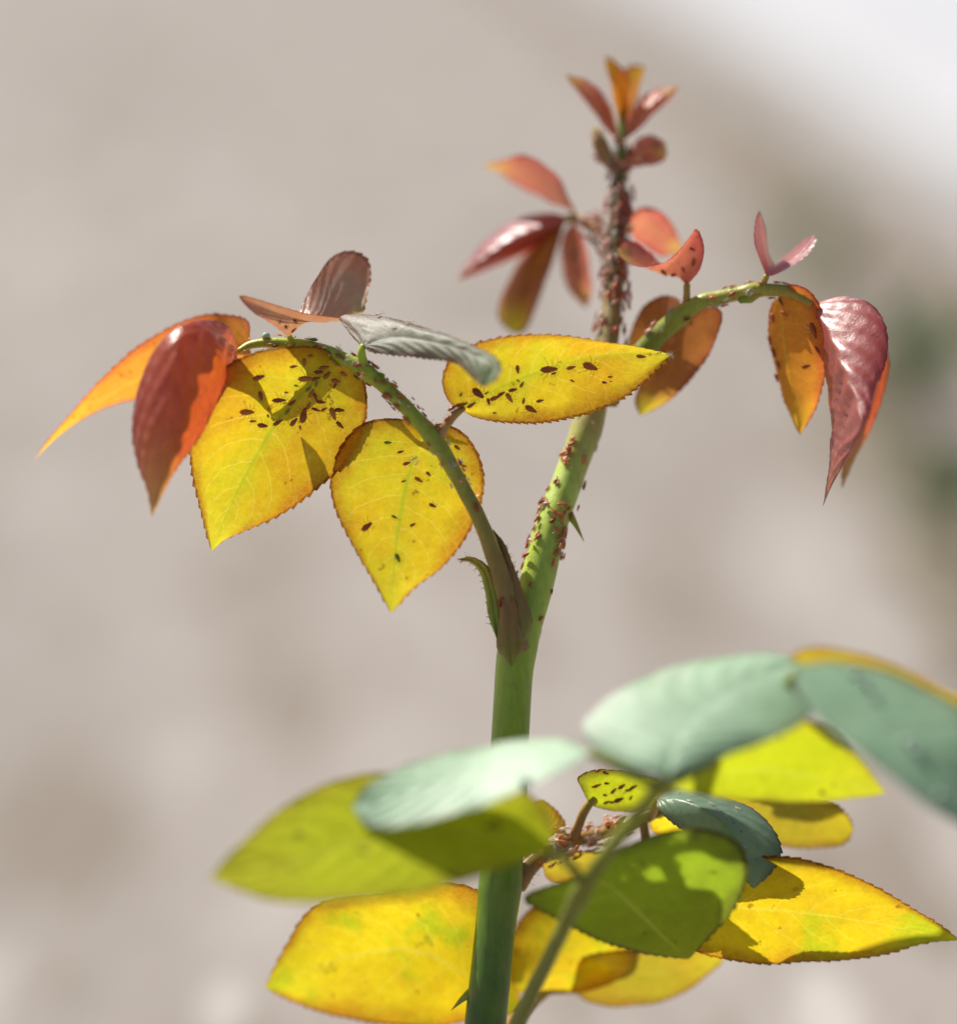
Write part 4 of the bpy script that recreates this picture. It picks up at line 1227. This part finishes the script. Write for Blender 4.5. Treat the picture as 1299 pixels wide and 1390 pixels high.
# lower cluster
for (x, y, l, a) in z2([(850, 293, 60, -15), (910, 280, 40, 20), (1000, 297, 55, -40), (950, 325, 50, -50), (900, 352, 36, 30), (980, 378, 70, -10), (1055, 368, 36, -70), (910, 395, 50, -10),
                        (1070, 300, 60, -30), (1040, 320, 50, 10), (905, 215, 50, 40), (860, 200, 46, -20), (945, 395, 40, 10), (830, 300, 30, -20)], 620, 1000, 4.482):
    sit('S', x, y, l, a, 'aphid', 'black brown aphid on the small lime leaflet', 'aphids on the small lime leaflet', d=6)
BP = catmull(B_path, 100)
for k in range(10):
    loc, nor, ang = along('Bstalk', BP, rn.uniform(0.3, 0.8), rn.uniform(-140, 140))
    mk = rn.choice(('aphid_red', 'aphid_pink', 'aphid', 'aphid_pink'))
    place(loc, nor, rn.uniform(12, 18), rn.uniform(0, 360), mk, '%s aphid in the cluster on the reddish lower stalk' % COLOUR[mk], 'aphids on the reddish lower stalk', lift=rn.choice((0, 0, 0.0006)))

# the crust of tiny aphids packed between the ones that can be told apart: nobody could count it
def crust(name, spots, mats, label):
    vs_, fs, mi = [], [], []
    src = [insect_mesh('crust_source', 5 + q, 0.95) for q in range(3)]
    for (loc, nor, l, ang, m) in spots:
        me = rn.choice(src)
        a = radians(ang)
        hd = RGT * cos(a) - UPV * sin(a)
        hd = hd - nor * hd.dot(nor)
        hd = hd.normalized() if hd.length > 1e-4 else nor.orthogonal().normalized()
        y = nor.cross(hd)
        sc = l / PXM
        c0 = len(vs_)
        vs_ += [loc + (hd * v.co.x + y * v.co.y + nor * v.co.z) * sc for v in me.vertices]
        for f in me.polygons:
            fs.append([c0 + q for q in f.vertices])
            mi.append(m)
    me = bpy.data.meshes.new(name)
    me.from_pydata(vs_, [], fs)
    for m in mats:
        me.materials.append(m)
    me.polygons.foreach_set('material_index', mi)
    me.polygons.foreach_set('use_smooth', [True] * len(me.polygons))
    o = bpy.data.objects.new(name, me)
    COL.objects.link(o)
    for q in src:
        bpy.data.meshes.remove(q)
    return tag(o, label, 'aphids', kind='stuff')


spots = []
for k in range(140):
    py = rn.uniform(190, 462)
    loc, nor, ang = along('stem', SP, stem_t(py), rn.uniform(-150, 150))
    lf = nor.dot(RGT) < 0.1
    spots.append((loc + nor * rn.uniform(0, 0.0012), nor, rn.uniform(9, 15), ang + rn.choice((0, 180)) + rn.uniform(-40, 40), rn.choice((0, 0, 0, 1, 3)) if lf else rn.choice((1, 2, 1, 0))))
for k in range(60):
    loc, nor, ang = along('Ustalk', UP, rn.uniform(0.0, 0.6), rn.uniform(-170, 170))
    spots.append((loc + nor * rn.uniform(0, 0.0015), nor, rn.uniform(10, 15), rn.uniform(0, 360), rn.choice((0, 0, 1, 3))))
crust('aphid_crust', spots, [M['aphid_pink'], M['aphid_red'], M['aphid'], M['skin']], 'dense crust of tiny pinkish aphids coating the upper stem')
spots = []
for k in range(70):
    loc, nor, ang = along('Bstalk', BP, rn.uniform(0.18, 0.75), rn.uniform(-170, 170))
    spots.append((loc + nor * rn.uniform(0, 0.0014), nor, rn.uniform(9, 15), rn.uniform(0, 360), rn.choice((0, 0, 1, 2, 3))))
crust('aphid_crust', spots, [M['aphid_pink'], M['aphid_red'], M['aphid'], M['skin']], 'tangle of pale aphids packed on the reddish lower stalk')
spots = []
for k in range(60):
    loc, nor, ang = along('Lstalk', LP, rn.uniform(0.36, 0.97), rn.uniform(-160, 160))
    spots.append((loc + nor * rn.uniform(0, 0.0006), nor, rn.uniform(5, 9), ang + rn.uniform(-60, 60), rn.choice((0, 1, 2, 3, 3))))
crust('aphid_crust', spots, [M['aphid_pink'], M['aphid_red'], M['aphid'], M['skin']], 'scatter of tiny young aphids along the arching left stalk')

# shed skins
def husk(loc, nor, l, label, group):
    place(loc, nor, l, rn.uniform(0, 360), 'skin', label, group, 'shed_skin', 'aphid skin')


for k in range(26):
    loc, nor, ang = along('Lstalk', LP, rn.choice((rn.uniform(0.40, 0.62), rn.uniform(0.36, 0.47), rn.uniform(0.7, 0.95))), rn.uniform(-160, 160))
    husk(loc, nor, rn.uniform(6, 11), 'white shed aphid skin on the arching stalk of the left leaf', 'shed skins on the left stalk')
for k in range(20):
    loc, nor, ang = along('stem', SP, stem_t(rn.uniform(170, 450)), rn.uniform(0, 170))
    husk(loc, nor, rn.uniform(8, 13), 'white shed aphid skin in the crowd on the upper stem', 'shed skins on the upper stem')
for k in range(22):
    loc, nor, ang = along('Bstalk', BP, rn.uniform(0.25, 0.6), rn.uniform(-140, 140))
    husk(loc, nor, rn.uniform(11, 17), 'white shed aphid skin on the reddish lower stalk', 'shed skins on the lower stalk')
for k in range(10):
    loc, nor, ang = along('Rstalk', RP, rn.uniform(0.25, 0.75), rn.uniform(-60, 160))
    husk(loc, nor, rn.uniform(8, 13), 'white shed aphid skin on the amber stalk of the right leaf', 'shed skins on the right stalk')
for k in range(8):
    loc, nor, ang = along('stem', SP, stem_t(rn.uniform(560, 860)), rn.uniform(-150, 150))
    husk(loc, nor, rn.uniform(6, 10), 'white shed aphid skin on the bright green main stem', 'shed skins on the main stem')
for (x, y, l) in [(560, 437, 12), (553, 440, 7), (615, 457, 9), (535, 445, 7)]:
    sit('D', x, y, l, rn.uniform(0, 360), 'skin', 'white shed aphid skin on the silvery leaflet', 'shed skins on the silvery leaflet', name='shed_skin', cat='aphid skin', d=6)
for (x, y, l) in [(908, 481, 12), (912, 484, 10), (892, 473, 11)]:
    sit('C', x, y, l, rn.uniform(0, 360), 'skin', 'white shed aphid skin at the point of the yellow leaflet', 'shed skins on the leaflet point', name='shed_skin', cat='aphid skin')
for (x, y, l) in [(935, 1088, 9), (950, 1078, 10), (965, 1092, 9), (975, 1100, 10), (985, 1108, 8), (1000, 1098, 8), (1010, 1150, 7)]:
    sit('K1', x, y, l, rn.uniform(0, 360), 'skin', 'pale shed aphid skin on the blue green folded leaflet', 'shed skins on the blue green leaflet', name='shed_skin', cat='aphid skin', d=2)
for (x, y, l) in [(372, 707, 12), (562, 622, 12), (566, 628, 9)]:
    key = 'A' if x < 500 else 'B'
    sit(key, x, y, l, rn.uniform(0, 360), 'skin', 'white shed aphid skin on a hanging yellow leaflet', 'shed skins on the yellow leaflets', name='shed_skin', cat='aphid skin', d=7)


# honeydew drops
def drop_mesh():
    vs_, fs = [], []
    R_, S = 7, 14
    for i in range(R_ + 1):
        a = pi * i / R_
        for j in range(S):
            b = 2 * pi * j / S
            z = cos(a)
            vs_.append((sin(a) * cos(b), sin(a) * sin(b), z if z > 0 else z * 0.45))
    for i in range(R_):
        for j in range(S):
            k = (j + 1) % S
            fs.append((i * S + j, (i + 1) * S + j, (i + 1) * S + k, i * S + k))
    me = bpy.data.meshes.new('honeydew_drop')
    me.from_pydata(vs_, [], fs)
    me.polygons.foreach_set('use_smooth', [True] * len(me.polygons))
    me.materials.append(M['drop'])
    return me


DM = drop_mesh()
for (key, x, y, r, lab) in [('P3', 1158, 917, .8, 0), ('P3', 1172, 930, .8, 0), ('P3', 1186, 948, .6, 0), ('P3', 1230, 1007, .7, 0), ('P3', 1243, 1020, .8, 0), ('P3', 1275, 1080, .7, 0), ('P1', 713, 1062, .8, 1), ('Lstalk', 361, 451, .8, 2)]:
    bv = SURF[key]
    tgt = P(x, y, 0)
    loc, nor, _, _ = bv.ray_cast(CAM, (tgt - CAM).normalized())
    if loc is None:
        loc, nor, _, _ = bv.find_nearest(P(x, y, {0: -60, 1: -60, 2: 1}[lab]))
    if nor.dot(CAM - loc) < 0:
        nor = -nor
    o = bpy.data.objects.new('honeydew_drop', DM)
    COL.objects.link(o)
    s = r * 0.001
    o.matrix_world = Matrix.Translation(loc + nor * s * 0.3) @ nor.to_track_quat('Z', 'Y').to_matrix().to_4x4() @ Matrix.Diagonal((s, s, s, 1))
    tag(o, ['clear glinting drop on the grey green leaflet running out of the picture', 'clear glinting drop on the pale mint leaflet across the stem', 'clear round drop shining on top of the arching left stalk'][lab], 'drop', 'honeydew drops')
